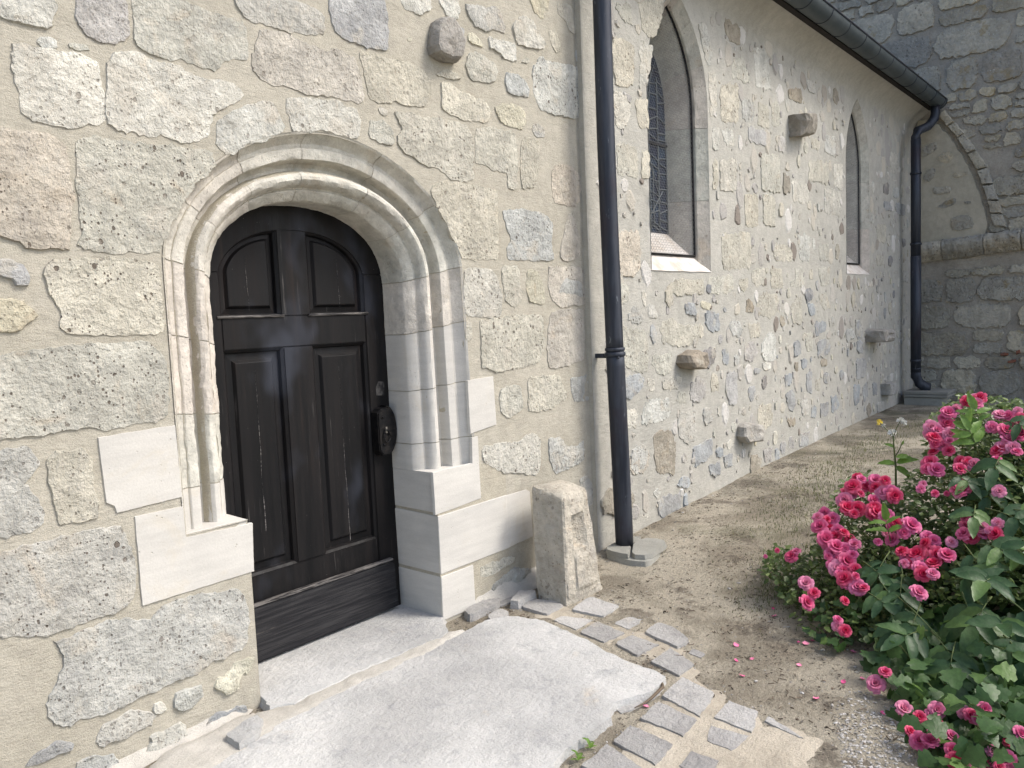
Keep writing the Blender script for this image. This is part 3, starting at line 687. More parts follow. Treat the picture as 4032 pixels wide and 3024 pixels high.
# return beside the door wall
vs = []; fs = []
for i in range(46):
    z = -.3+i*.12
    for k in range(4):
        y = .03+(WALLB_Y-.03)*k/3; vs.append((4.268+.004*fbm((y*9, z, 2), 3, 3)+(.006 if k == 3 else 0), y, z))
for i in range(45):
    for k in range(3): fs.append((i*4+k, (i+1)*4+k, (i+1)*4+k+1, i*4+k+1))
link('return_face', mesh('return_face', vs, fs), M['mortar'], wb)
B = [
 ('j','p',[(225,20),(370,20),(375,230),(350,320),(240,310)]),('j','c',[(235,350),(290,390),(300,490),(240,510)]),('j','g',[(290,570),(330,530),(380,560),(385,630),(330,640),(290,620)]),
 ('j','g',[(420,520),(460,500),(495,590),(440,605)]),('j','c',[(240,660),(420,690),(430,950),(380,960),(290,940),(250,850)]),('j','c',[(510,640),(580,595),(630,650),(770,650),(770,760),(650,790),(520,770)]),
 ('j','c',[(450,860),(590,830),(590,960),(500,975),(455,920)]),('j','d',[(785,850),(830,800),(880,810),(870,900),(820,930),(790,890)]),('j','s',[(670,510),(740,495),(755,580),(690,585)]),
 ('j','y',[(780,500),(850,500),(860,530),(790,540)]),('j','s',[(810,570),(900,565),(905,640),(880,690),(820,680)]),('j','g',[(960,640),(1030,615),(1065,680),(1040,730),(980,690)]),
 ('j','b',[(1075,520),(1100,465),(1140,520),(1130,560),(1080,560)]),('j','t',[(1155,470),(1200,430),(1300,450),(1310,550),(1240,590),(1160,580)]),('j','c',[(565,370),(620,345),(800,340),(810,430),(650,445),(570,430)]),
 ('j','c',[(825,340),(1000,320),(1000,420),(830,440)]),('j','c',[(1030,340),(1100,330),(1090,420),(1040,410)]),('j','t',[(1120,280),(1210,265),(1220,370),(1150,390),(1120,340)]),
 ('j','t',[(1245,260),(1325,270),(1330,400),(1250,400)]),('j','t',[(1375,360),(1420,330),(1410,270),(1475,255),(1475,380),(1380,390)]),('j','t',[(1505,280),(1530,270),(1535,340),(1510,340)]),
 ('j','t',[(1565,270),(1645,255),(1640,380),(1590,385)]),('j','t',[(1265,130),(1330,105),(1400,150),(1410,210),(1270,205)]),('j','w',[(1435,50),(1490,35),(1515,60),(1510,215),(1445,215)]),
 ('j','w',[(1525,60),(1550,80),(1550,140),(1530,140)]),('j','t',[(1570,110),(1640,100),(1640,215),(1580,215)]),('j','c',[(915,40),(1110,30),(1120,260),(930,275)]),
 ('j','t',[(1385,530),(1440,450),(1460,500),(1460,640),(1390,630)]),('j','d',[(1475,420),(1520,400),(1535,460),(1490,500)]),('j','s',[(1495,510),(1545,510),(1545,570),(1510,580)]),
 ('j','t',[(1565,450),(1620,430),(1650,530),(1600,540)]),('j','s',[(1540,630),(1620,625),(1620,680),(1550,720)]),('j','g',[(1640,610),(1680,590),(1680,650),(1640,660)]),
 ('j','w',[(1185,780),(1240,690),(1280,720),(1285,880),(1210,890)]),('j','m',[(1070,770),(1130,755),(1165,830),(1110,890),(1070,880)]),('j','s',[(920,820),(960,810),(965,910),(930,920)]),
 ('j','g',[(1000,860),(1040,845),(1040,910),(1010,925)]),('j','m',[(895,720),(925,715),(925,765),(900,770)]),('j','s',[(1405,760),(1440,750),(1455,840),(1405,860)]),
 ('j','c',[(1475,700),(1530,690),(1530,820),(1490,820)]),('j','s',[(1560,760),(1630,735),(1655,800),(1620,850),(1560,860)]),('j','g',[(1750,690),(1800,670),(1815,720),(1760,760)]),
 ('j','s',[(1820,620),(1860,615),(1860,730),(1825,735)]),('j','s',[(265,990),(395,990),(395,1060),(320,1135),(265,1130)]),('j','w',[(420,1010),(470,1000),(470,1080),(430,1100)]),
 ('j','w',[(520,1030),(600,1010),(655,990),(650,1050),(560,1085),(520,1080)]),('j','m',[(710,1050),(770,985),(820,1040),(805,1120),(770,1160),(715,1150)]),('j','t',[(845,980),(890,965),(905,1090),(850,1100)]),
 ('j','m',[(950,970),(1020,955),(1030,1080),(1020,1170),(990,1195),(950,1100)]),('j','s',[(1095,1065),(1140,1060),(1150,1120),(1110,1160)]),('j','s',[(1345,980),(1390,970),(1390,1040),(1350,1055)]),
 ('j','s',[(1345,1110),(1400,1080),(1410,1180),(1390,1235),(1360,1190)]),('j','s',[(1485,970),(1525,960),(1525,1110),(1490,1100)]),('j','t',[(1545,1010),(1580,1000),(1580,1080),(1550,1085)]),
 ('j','s',[(1600,970),(1640,965),(1645,1030),(1610,1045)]),('j','s',[(1820,880),(1885,870),(1885,990),(1825,1010)]),('j','w',[(270,1210),(350,1220),(355,1320),(300,1335),(275,1320)]),
 ('j','w',[(405,1180),(440,1145),(570,1150),(570,1270),(500,1290),(380,1305)]),('j','g',[(630,1230),(740,1240),(755,1400),(690,1440),(635,1400)]),('j','b',[(470,1360),(570,1350),(610,1430),(610,1640),(490,1640),(465,1500)]),
 ('j','p',[(300,1560),(390,1460),(435,1480),(430,1600),(350,1650),(300,1610)]),('j','s',[(725,1480),(850,1410),(865,1500),(740,1610)]),('j','g',[(800,1190),(840,1200),(865,1270),(820,1330),(795,1280)]),
 ('j','c',[(1170,1180),(1250,1175),(1265,1300),(1190,1370),(1160,1280)]),('j','g',[(1440,1160),(1500,1140),(1510,1240),(1470,1260)]),('j','s',[(1520,1190),(1555,1200),(1555,1265),(1520,1270)]),
 ('j','s',[(1580,1180),(1635,1160),(1630,1250),(1580,1265)]),('j','s',[(1650,1130),(1690,1120),(1710,1190),(1660,1240)]),('j','s',[(1805,1050),(1845,1045),(1840,1170),(1810,1185)]),
 ('j','s',[(1865,1050),(1895,1035),(1900,1130),(1870,1160)]),('j','s',[(1930,1040),(1960,1030),(1960,1110),(1935,1115)]),('j','g',[(1960,1170),(2010,1160),(2005,1240),(1965,1240)]),
 ('j','b',[(1890,1190),(1910,1170),(1925,1220),(1910,1265),(1893,1240)]),('j','s',[(1440,1380),(1505,1365),(1505,1440),(1440,1460)]),('j','m',[(1200,1480),(1260,1470),(1255,1560),(1205,1560)]),
 ('j','b',[(1115,1530),(1160,1505),(1185,1570),(1170,1640),(1115,1640)]),('j','s',[(1275,1480),(1300,1470),(1310,1550),(1280,1570)]),('j','m',[(1310,1440),(1340,1420),(1355,1470),(1340,1505),(1310,1500)]),
 ('j','m',[(1370,1410),(1400,1390),(1405,1470),(1370,1470)]),('j','s',[(830,1590),(910,1560),(910,1659),(840,1659)]),('j','s',[(930,1530),(990,1510),(985,1590),(935,1600)]),
 ('j','s',[(880,1480),(930,1465),(930,1520),(885,1530)]),('j','w',[(950,1440),(990,1410),(1010,1440),(960,1475)]),('j','g',[(1410,1500),(1500,1470),(1510,1490),(1420,1525)]),
 ('j','g',[(1640,1400),(1670,1380),(1680,1430),(1650,1440)]),('j','g',[(1700,1320),(1740,1315),(1735,1370),(1705,1370)]),('j','b',[(1355,1280),(1410,1260),(1415,1310),(1370,1330)]),
 ('j','t',[(615,1110),(650,1085),(690,1110),(680,1170),(620,1185)]),('j','s',[(1130,950),(1190,935),(1195,955),(1140,970)]),('j','w',[(1190,905),(1250,900),(1250,940),(1200,945)]),
 ('j','b',[(1305,600),(1335,580),(1345,640),(1315,660)]),('j','c',[(1095,640),(1180,640),(1180,720),(1110,735)]),('j','b',[(1405,900),(1430,895),(1430,960),(1410,965)]),
 ('j','s',[(1450,880),(1490,870),(1490,930),(1460,940)]),('j','b',[(1580,890),(1620,870),(1630,910),(1590,925)]),('j','s',[(1710,970),(1730,940),(1745,1000),(1715,1020)]),
 ('j','s',[(1825,760),(1860,750),(1865,830),(1830,830)]),('j','m',[(650,1530),(680,1500),(685,1560),(655,1570)]),
 ('i','g',[(1520,150),(1640,110),(1660,200),(1600,370),(1520,340)]),('i','s',[(1740,610),(1850,560),(1940,540),(1950,650),(1750,750)]),('i','b',[(1255,600),(1330,500),(1500,480),(1550,600),(1500,700),(1260,710)]),
 ('i','w',[(1600,740),(1660,700),(1680,730),(1620,765)]),('i','w',[(1700,530),(1780,490),(1780,540),(1710,575)]),('i','s',[(1910,460),(1960,390),(2030,400),(2010,490)]),('i','s',[(1970,580),(2000,520),(2010,640),(1975,660)]),
 ('c','c',[(1140,30),(1290,20),(1300,220),(1180,130)]),('c','c',[(1340,-20),(1590,-20),(1560,150),(1480,340),(1400,280)]),('c','t',[(1130,310),(1320,390),(1310,760),(1150,740)]),
 ('c','w',[(1380,350),(1480,390),(1430,740),(1360,780)]),('c','w',[(1140,780),(1280,850),(1280,1040),(1230,1120),(1150,1110)]),('c','c',[(1320,830),(1440,880),(1440,1130),(1360,1100)]),
 ('c','c',[(1160,1260),(1350,1280),(1350,1540),(1170,1520)]),('c','c',[(1380,1310),(1450,1320),(1450,1560),(1390,1560)]),('c','w',[(1880,200),(1940,210),(1990,400),(1990,580),(1950,580)]),
 ('c','w',[(1965,610),(2030,630),(2040,1010),(1985,1020)]),('c','w',[(2000,1110),(2060,1110),(2060,1310),(2005,1310)]),('c','c',[(2010,1380),(2050,1390),(2050,1659),(2010,1659)]),
 ('c','t',[(2070,760),(2150,720),(2212,800),(2212,1070),(2070,1030)]),('c','w',[(2070,1130),(2180,1130),(2190,1270),(2120,1270)]),('c','w',[(2070,1400),(2212,1390),(2212,1659),(2070,1659)]),
 ('k','w',[(300,340),(390,360),(430,640),(310,600)]),('k','c',[(150,420),(230,410),(280,590),(150,550)]),('k','t',[(60,610),(190,590),(190,860),(70,860)]),('k','g',[(215,700),(300,720),(300,880),(220,840)]),
 ('k','c',[(330,720),(410,760),(410,910),(330,890)]),('k','c',[(425,720),(480,740),(480,900),(430,890)]),('k','m',[(255,890),(390,940),(390,1030),(260,990)]),('k','b',[(540,630),(640,640),(640,730),(540,690)]),
 ('k','g',[(670,560),(735,600),(735,660),(680,640)]),('k','c',[(350,1100),(480,1090),(500,1360),(360,1340)]),
 ('k','b',[(510,1220),(560,1260),(560,1360),(515,1370)]),('k','w',[(570,1270),(690,1320),(690,1440),(580,1420)]),('k','w',[(800,1330),(920,1360),(920,1520),(800,1510)]),('k','c',[(690,1130),(830,1150),(830,1300),(690,1280)]),
 ('k','w',[(860,1150),(930,1170),(930,1350),(870,1310)]),('k','g',[(800,960),(880,970),(880,1110),(805,1080)]),('k','m',[(470,960),(520,970),(520,1070),(475,1070)]),('k','c',[(700,980),(770,1000),(770,1060),(710,1050)]),
 ('k','w',[(1265,1080),(1325,1080),(1325,1220),(1265,1220)]),('k','d',[(1215,1300),(1255,1300),(1255,1370),(1215,1370)]),('k','s',[(1220,1430),(1270,1440),(1280,1490),(1220,1480)]),('k','s',[(1300,1440),(1370,1450),(1370,1520),(1310,1510)]),
 ('k','g',[(1285,1330),(1325,1340),(1325,1400),(1285,1390)]),('k','b',[(90,100),(160,120),(215,250),(200,320),(130,290),(95,200)]),('k','b',[(860,620),(895,640),(895,740),(860,720)]),
 ('k','c',[(235,1370),(330,1380),(330,1600),(240,1600)]),('k','c',[(370,1370),(450,1400),(450,1600),(370,1590)]),
 ('l','d',[(1035,680),(1065,690),(1060,760),(1030,770)]),('l','w',[(840,905),(910,910),(915,940),(845,930)]),('l','d',[(1150,530),(1180,540),(1175,600),(1150,600)]),('l','g',[(1150,810),(1210,820),(1210,900),(1150,900)]),
 ('l','t',[(920,670),(990,680),(990,760),(930,760)]),('l','g',[(740,1240),(800,1240),(800,1390),(750,1390)]),('l','c',[(930,410),(1010,410),(1010,560),(930,560)]),
]
bn = 0
for c, k, P in B:
    poly = [FB.px(c, x, y) for x, y in P]
    if area(poly) < 0: poly = poly[::-1]
    poly = offset_poly(poly, -.012); A = abs(area(poly))
    h = {'s': .014, 'm': .014, 'g': .012, 'd': .016, 'b': .012}.get(k, .007)
    me = stone_mesh(poly, FB, h*.6, h*.8, .05 if A > .04 else .03, .022 if A > .02 else .016, seed=bn*2.3, edge=.006, rs=11, step=.020)
    if me: link('stone', me, M['rubble'], wb, color=tint(k, .25 if k in 'smd' else .8, .08)); bn += 1
# small pinning stones between
rs_ = random.Random(5); spots = []
cent = [((sum(FB.px(c, x, y)[0] for x, y in P)/len(P)), (sum(FB.px(c, x, y)[1] for x, y in P)/len(P)), math.sqrt(abs(area([FB.px(c, x, y) for x, y in P])))*.62) for c, k, P in B]
tries = 0
while len(spots) < 135 and tries < 14000:
    tries += 1
    u = 4.6+7.6*rs_.random()**.85; v = rs_.uniform(.22, 3.6) if rs_.random() < .35 else rs_.uniform(.22, 2.0); r = rs_.uniform(.028, .085)*(1+.04*(u-5))
    if any(abs(u-wn[0]) < wn[1]+.1 and v > wn[2]-.08 for wn in WINS): continue
    if any((u-a)**2+(v-b)**2 < (r*1.3+q)**2 for a, b, q in cent): continue
    if any((u-a)**2+(v-b)**2 < (r+q)**2*1.7 for a, b, q in spots): continue
    spots.append((u, v, r))
for u, v, r in spots:
    a0 = rs_.random()*6; P = [(u+r*rs_.uniform(.6, 1.1)*math.cos(a0+i*1.047), v+r*rs_.uniform(.7, 1.3)*math.sin(a0+i*1.047)) for i in range(6)]
    me = stone_mesh(P, FB, .008, .010, .03, .014, seed=u*5+v, edge=.006, step=.016)
    if me: link('stone', me, M['rubble'], wb, color=tint(rs_.choice('sgtwcyd' if v < 1.9 else 'ctgw'), .4, .14))
# the countless little chips pressed into the mortar
def chip_material():
    t = NT('mortar_chips', .93, .12); r = t.geo.outputs['Random Per Island']
    c = t.mix(r, (.50, .465, .39), (.36, .345, .325)); c = t.mix(t.ramp(t.math('FRACT', t.math('MULTIPLY', r, 7.3)), .75, .9), c, (.58, .56, .52)); c = t.mix(t.ramp(t.math('FRACT', t.math('MULTIPLY', r, 13.1)), .86, .95), c, (.24, .21, .18))
    return t.out(c, t.bump(t.math('ADD', t.noise(60, 5, .7), t.noise(22, 4)), .010))
V = []; Fc = []
allc = cent+spots
nchip = 0; tries = 0
while nchip < 560 and tries < 30000:
    tries += 1
    u = 4.45+7.8*rs_.random(); v = rs_.uniform(.15, 4.0); r = (rs_.uniform(.05, .095) if nchip < 150 else rs_.uniform(.012, .038))*(1+.04*(u-5))
    if any(abs(u-wn[0]) < wn[1]+.05 and v > wn[2]-.05 for wn in WINS) or any((u-a)**2+(v-b)**2 < (r+q*.8)**2 for a, b, q in allc): continue
    nchip += 1
    if r > .045: allc.append((u, v, r))
    s = len(V); a0 = rs_.random()*6; st = rs_.uniform(.7, 1.7); rads = [r*rs_.uniform(.72, 1.12) for _ in range(9)]
    for k in range(9): V.append(FB.p(u+rads[k]*math.cos(a0+k*.698), v+rads[k]*st*math.sin(a0+k*.698), -.003))
    for k in range(9): V.append(FB.p(u+rads[k]*.8*math.cos(a0+k*.698), v+rads[k]*.8*st*math.sin(a0+k*.698), rs_.uniform(.002, .010)))
    for k in range(9): Fc.append((s+k, s+(k+1) % 9, s+9+(k+1) % 9, s+9+k))
    Fc.append(tuple(s+9+k for k in range(9)))
o = link('mortar_chips', mesh('chips', V, Fc), chip_material(), wb, smooth=False); o['kind'] = 'stuff'
# stones that stick out of the wall
for c, P, o_, tc in (('j', [(625,850),(690,815),(735,830),(748,900),(735,940),(640,940),(618,900)], .13, (.30, .26, .205, .3)), ('j', [(1022,1330),(1050,1300),(1130,1310),(1150,1360),(1130,1420),(1040,1430),(1018,1390)], .11, (.39, .37, .33, .3)),
                     ('j', [(1880,690),(1900,670),(1955,680),(1950,760),(1885,760)], .20, (.345, .33, .30, .3)), ('j', [(1985,1040),(2030,1030),(2035,1110),(1990,1115)], .12, (.38, .37, .345, .3)),
                     ('k', [(545,820),(640,820),(650,940),(640,965),(550,970)], .16, (.29, .265, .225, .2))):
    lump(FB, [FB.px(c, x, y) for x, y in P], 0, o_, wb, tc, M['rubble'], len(P)*1.7+o_*10, .03)

# ---------------------------------------------------------------- lancet windows
def window(i, wn, label):
    cx_, hw, sill, spring, rise = wn
    th = tag(empty('lancet_window', (cx_, WALLB_Y, sill)), label, 'window', 'lancet windows in the church wall')
    outs = []
    prof = [(0.0, WALLB_Y-.004), (.012, WALLB_Y+.012), (.075, .022), (.082, .030), (.086, .060), (.12, .085), (.165, .16), (.205, .225), (.212, .26)]
    def o_at(ins):
        return lancet(cx_, hw-ins, sill, spring, rise*(1-ins*.55/hw))
    # reveal in stones: split along the outline
    base = o_at(0); n = len(base)
    segs = [(0, 4), (4, 8), (8, 14), (14, 19), (19, n//2+1)]; segs = segs+[(n-1-b, n-1-a) for a, b in segs[::-1]]
    rows = [o_at(ins) for ins, y in prof]
    for a, b in segs:
        vs = []; fs = []; idx = list(range(a, b+1)); m = len(prof)
        for ii in idx:
            for k in range(m):
                u, z = rows[k][ii]; q = .004*fbm((u*3, prof[k][1]*3, z*3+a), 3, 3)
                tt = .004 if ii == a else 0
                vs.append((u+q, prof[k][1], z+(.004 if (ii == a and a > 0 and a < 9) else 0)))
        for r in range(len(idx)-1):
            for k in range(m-1): fs.append((r*m+k, r*m+k+1, (r+1)*m+k+1, (r+1)*m+k))
        link('reveal_stone', mesh('reveal', vs, fs), M['carved'], th, color=(.47*random.uniform(.94, 1.05), .44, .385, .45)).data.set_sharp_from_angle(angle=R(28))
    # sloping sill
    yb, zb = .25, sill+.33; ns = 8; vs = []; fs = []
    for r in range(ns+1):
        f_ = r/ns; y = WALLB_Y-.006+(yb-WALLB_Y)*f_; z = sill+.33*f_; ww = hw-.0-.212*f_
        for k in range(9): vs.append((cx_-ww-.01+(2*ww+.02)*k/8, y, z+.005*fbm((k*.2, f_, cx_), 3, 3)))
    for r in range(ns):
        for k in range(8): fs.append((r*9+k, r*9+k+1, (r+1)*9+k+1, (r+1)*9+k))
    link('sill', mesh('sill', vs, fs), M['sill'], th)
    # leaded glass
    g = lancet(cx_, hw-.205, zb, spring, rise*.66)
    gl = link('pane', mesh('pane', [(u, .235, z) for u, z in g], [tuple(range(len(g)))]), M['glass'], th, smooth=False)
    lv = []; rr = random.Random(i+3)
    def inside(u, z): return inpoly(u, z, g)
    def bar(a, b, r=.006):
        m_ = 6; pts = []
        for k in range(m_+1):
            u = a[0]+(b[0]-a[0])*k/m_; z = a[1]+(b[1]-a[1])*k/m_
            if inside(u, z): pts.append((u, .228, z))
        if len(pts) > 1: lv.append(tube(pts, r, 5))
    z = zb+.02; x0, x1 = cx_-hw+.21, cx_+hw-.21
    for k in range(5): bar((x0+(x1-x0)*k/4, zb), (x0+(x1-x0)*k/4+rr.uniform(-.03, .03), spring+.5), .005)
    while z < spring+.6:
        dz = rr.uniform(.06, .13)
        for k in range(4): bar((x0+(x1-x0)*k/4, z+rr.uniform(-.04, .04)), (x0+(x1-x0)*(k+1)/4, z+rr.uniform(-.04, .04)), .0045)
        if rr.random() < .5: bar((rr.uniform(x0, x1), z-.2), (rr.uniform(x0, x1), z+.25), .0045)
        z += dz
    if lv: link('lead_bar', mesh('lead', *join(lv)), M['lead'], gl)
    bz = 2.93
    vs, fs = tube([(x0, .222, bz), (x1, .222, bz)], .011, 6); link('saddle_bar', mesh('sb', vs, fs), M['iron'], th)
    # wire guard: rod frame and netting
    fy = .055; fr = lancet(cx_, hw-.095, sill+.135, spring, rise*.90)
    pts = [(u, fy, z) for u, z in fr] + [(fr[0][0], fy, fr[0][1])]
    vs, fs = tube(pts, .0095, 8, False); gf = link('guard_frame', mesh('gf', vs, fs), M['iron'], th)
    wv = []; s = .024
    x0, x1, z0, z1 = cx_-hw+.1, cx_+hw-.1, sill+.135, spring+rise*.92
    nx = int((x1-x0)/s)+2; nz = int((z1-z0)/(s*.8))+2; V = []; Fc = []; rad = .0011
    def wire(a, b):
        if not (inpoly(a[0], a[1], fr) and inpoly(b[0], b[1], fr)): return
        d = Vector((b[0]-a[0], 0, b[1]-a[1])).normalized(); q = Vector((-d.z, 0, d.x))*rad; s_ = len(V)
        A_, B_ = Vector((a[0], fy, a[1])), Vector((b[0], fy, b[1])); yv = Vector((0, -rad*1.3, 0))
        for P_ in (A_, B_): V.extend([P_+q, P_-q, P_+yv])
        Fc.extend([(s_, s_+1, s_+4, s_+3), (s_+1, s_+2, s_+5, s_+4), (s_+2, s_, s_+3, s_+5)])
    for r in range(nz):
        for k in range(nx):                                    # hexagonal netting
            ox = x0+k*s+(s*.5 if r % 2 else 0); z = z0+r*s*.8
            wire((ox, z), (ox, z+s*.36)); wire((ox, z+s*.36), (ox+s*.5, z+s*.8)); wire((ox, z+s*.36), (ox-s*.5, z+s*.8))
    link('wire_netting', mesh('netting', V, Fc), M['wire'], gf, smooth=False)['kind'] = 'stuff'
    return th
t = NT('pale_sill_stone', .9, .15); c = t.mix(t.ramp(t.noise(6, 6, .65), .4, .65), (.60, .57, .53), (.46, .40, .34)); c = t.mix(t.ramp(t.noise(4, 5, .6), .58, .7, 0, .5), c, (.36, .22, .15)); M['sill'] = t.out(c, t.bump(t.noise(30, 5), .004))
window(0, WINS[0], 'larger lancet window with leaded dark glass and wire guard, nearer the drainpipe by the door')
window(1, WINS[1], 'narrow-looking lancet window with wire guard further along, near the tower')
# plaster band beneath the eaves and its dark drip board
vs = []; fs = []
link('drip_board', box_mesh(4.3, 12.39, -.305, -.20, 4.232, 4.262, 0), M['dark'], wb, smooth=False)
rv = [(4.0, -.33, 4.30), (12.39, -.33, 4.30), (12.39, 5.0, 5.9), (4.0, 5.0, 5.9)]
rf = link('church_roof', mesh('roof', rv+[(x, y, z-.035) for x, y, z in rv], [(0, 1, 2, 3), (7, 6, 5, 4), (0, 4, 5, 1), (1, 5, 6, 2), (2, 6, 7, 3), (3, 7, 4, 0)]), M['dark'], None, smooth=False); tag(rf, 'low dark roof behind the grey gutter', 'roof')

# ---------------------------------------------------------------- gutter
gt = tag(empty('roof_gutter', (4.2, -.36, 4.25)), 'long grey half-round zinc gutter with seams along the eaves', 'gutter')
GY, GZ, GR = -.385, 4.315, .105
def gutter_piece(x0, x1):
    vs = []; fs = []; n = 16
    for x, rr_ in ((x0, GR), (x1, GR)):
        for rad in (rr_, rr_-.006):
            for k in range(n+1):
                a = math.pi*k/n; vs.append((x, GY-rad*math.cos(a), GZ-rad*math.sin(a)))
    m = n+1
    for k in range(n):
        fs.append((k, k+1, 2*m+k+1, 2*m+k)); fs.append((m+k+1, m+k, 3*m+k, 3*m+k+1))
    fs.append((0, 2*m, 3*m, m)); fs.append((n, m+n, 3*m+n, 2*m+n))
    return mesh('gutter', vs, fs)
x = 4.2
while x < 12.28:
    x1 = min(x+.5, 12.3); link('gutter_length', gutter_piece(x, x1), M['gutter'], gt)
    if x > 4.3:
        a = [math.pi*k/16 for k in range(17)]
        vs, fs = tube([(x, GY-(GR+.001)*math.cos(q), GZ-(GR+.001)*math.sin(q)) for q in a], .0055, 6); link('seam', mesh('seam', vs, fs), M['zinc'], gt)
    x = x1
vs, fs = tube([(4.2, GY-GR, GZ+.004), (8, GY-GR, GZ+.004), (12.3, GY-GR, GZ+.004)], .011, 8); link('front_roll', mesh('roll', vs, fs), M['zinc'], gt)
n = 20; link('end_cap', mesh('cap', [(12.3, GY-(GR+.008)*math.cos(math.pi*k/n), GZ-(GR+.008)*math.sin(math.pi*k/n)) for k in range(n+1)], [tuple(range(n+1))]), M['zinc'], gt, smooth=False)

# ---------------------------------------------------------------- drainpipes
def ring(parent, x, y, z, r, h, name='collar', mat='zinc'):
    vs, fs = tube([(x, y, z-h/2), (x, y, z-h*.35), (x, y, z), (x, y, z+h*.35), (x, y, z+h/2)], [r*.97, r*1.02, r*1.03, r*1.02, r*.97], 20)
    return link(name, mesh(name, vs, fs), M[mat], parent)
p1 = tag(empty('drainpipe', (4.37, -.185, .05)), 'tall dark zinc drainpipe in the corner beside the arched door', 'drainpipe')
zs = [(.050, 4.367), (.6, 4.350), (1.33, 4.325), (2.2, 4.305), (2.78, 4.298), (3.6, 4.303), (4.22, 4.305)]
YP = -.185
def pipex(z):
    for (a, xa), (b, xb) in zip(zs, zs[1:]):
        if z <= b: return xa+(xb-xa)*(z-a)/(b-a)
    return zs[-1][1]
vs, fs = tube([(pipex(z), YP, z) for z in [.05+i*.1 for i in range(14)]], [.0600]*14, 28); link('lower_pipe', mesh('pipe', vs, fs), M['zinc'], p1)
vs, fs = tube([(pipex(z), YP, z) for z in [1.345+i*.1 for i in range(29)]], [.0575]*29, 28); link('upper_pipe', mesh('pipe', vs, fs), M['zinc'], p1)
ring(p1, pipex(1.36), YP, 1.362, .064, .022); ring(p1, pipex(1.33), YP, 1.330, .067, .026)
br = link('bracket', box_mesh(pipex(1.33)-.015, pipex(1.33)+.015, YP+.05, WALLB_Y+.05, 1.305, 1.335, .003), M['zinc'], p1, smooth=False)
vs, fs = tube([(pipex(1.33)-.045, YP-.050, 1.31), (pipex(1.33)-.048, YP-.060, 1.31)], .007, 8); link('bolt', mesh('bolt', vs, fs), M['zinc'], br)
p2 = tag(empty('drainpipe', (11.93, -.2, .3)), 'far dark zinc drainpipe with swan neck and shoe beside the tower', 'drainpipe')
YQ = -.23; XQ = onY(3606, 1000, YQ).x; XB = onY(3614, 1430, YQ).x
neck = [(12.12, GY, 4.22), (12.12, GY, 4.12), (12.10, GY+.01, 4.05), (12.03, GY+.07, 3.95), (XQ+.02, YQ-.02, 3.86), (XQ, YQ, 3.78), (XQ, YQ, 3.68)]
vs, fs = tube(neck, .06, 16); link('swan_neck', mesh('neck', vs, fs), M['zinc'], p2)
vs, fs = tube([(XQ, YQ, 3.75), (XQ, YQ, 2.2)], .062, 20); link('upper_pipe', mesh('pipe', vs, fs), M['zinc'], p2)
vs, fs = tube([(XQ, YQ, 2.2), (XQ, YQ, .62)], .066, 20); link('lower_pipe', mesh('pipe', vs, fs), M['zinc'], p2)
for z in (3.30, 2.36, .78): ring(p2, XQ, YQ, z, .071, .03)
vs, fs = tube([(XQ, YQ, .68), (XQ, YQ, .56), (XQ+.02, YQ-.04, .47), (XQ+.05, YQ-.11, .41), (XQ+.07, YQ-.16, .40)], .068, 16); link('shoe', mesh('shoe', vs, fs), M['zinc'], p2)

# ================================================================ tower wall at the end
wf = tag(empty('tower_wall', (FAR_X, -1, 0)), 'dark weathered tower wall of lichened rubble rising behind the gutter', 'wall')
panelP = [FF.px('s', x, y) for x, y in [(3610,470),(3680,470),(3760,560),(3830,680),(3870,800),(3898,900),(3880,930),(3610,985)]]
sheet('mortar_face', FF, [(-6, -.2), (5, -.2), (5, 10), (-6, 10)], [], .16, M['farmortar'], .03, 1.5, wf, hfun=lambda u, v: -.02)
link('rendered_panel', stone_mesh(panelP, FF, .02, .01, .12, .02, step=.05), M['farpanel'], wf)
def far_ok(u, v):
    if inpoly(u, v, [(p[0]+.0, p[1]) for p in panelP]): return False
    return True
pc = (sum(p[0] for p in panelP)/len(panelP), sum(p[1] for p in panelP)/len(panelP))
rr = random.Random(21); v = .05; row = 0; cnt = 0
TINT.update({'1': (.38, .345, .29), '2': (.46, .415, .345), '3': (.52, .46, .36), '4': (.30, .275, .24), '5': (.52, .43, .30), '6': (.43, .385, .31)})
while v < 7.2:
    hh = rr.choice([.15, .20, .28, .36, .44]) if v > 2.45 else rr.choice([.20, .28, .36])
    u = -2.6+rr.random()*.2
    if v < 3.9: u = -.02
    while u < 1.65:
        ww = hh*rr.uniform(.9, 2.2)
        sub = [(0, 1)] if rr.random() < .7 or hh < .2 else [(0, .48), (.5, 1)]
        for a, b in sub:
            z0, z1 = v+hh*a, v+hh*b; cu, cv = u+ww/2, (z0+z1)/2
            if (2.16 < z1 and z0 < 2.44) or any(inpoly(u+ww*q, z0+(z1-z0)*q2, panelP) for q in (.05, .5, .95) for q2 in (.1, .9)): continue
            P = []
            for k in range(10):
                an = k/10*6.283; ca, sa = math.cos(an), math.sin(an)
                P.append((cu+math.copysign(abs(ca)**.38, ca)*ww*.495*rr.uniform(.88, 1.03), cv+math.copysign(abs(sa)**.38, sa)*(z1-z0)*.50*rr.uniform(.86, 1.04)))
            me = stone_mesh(P, FF, .0+rr.uniform(-.014, .012), .022, .07, .028, back=-.045, seed=u*3+v*7, edge=.012, rs=6, step=.03)
            if me and cnt < 290: link('stone', me, M['far'], wf, color=tint(rr.choice('1122334665' if v > 2.4 else '1263366'), rr.uniform(.2, .8), .15)); cnt += 1
        u += ww
    v += hh; row += 1
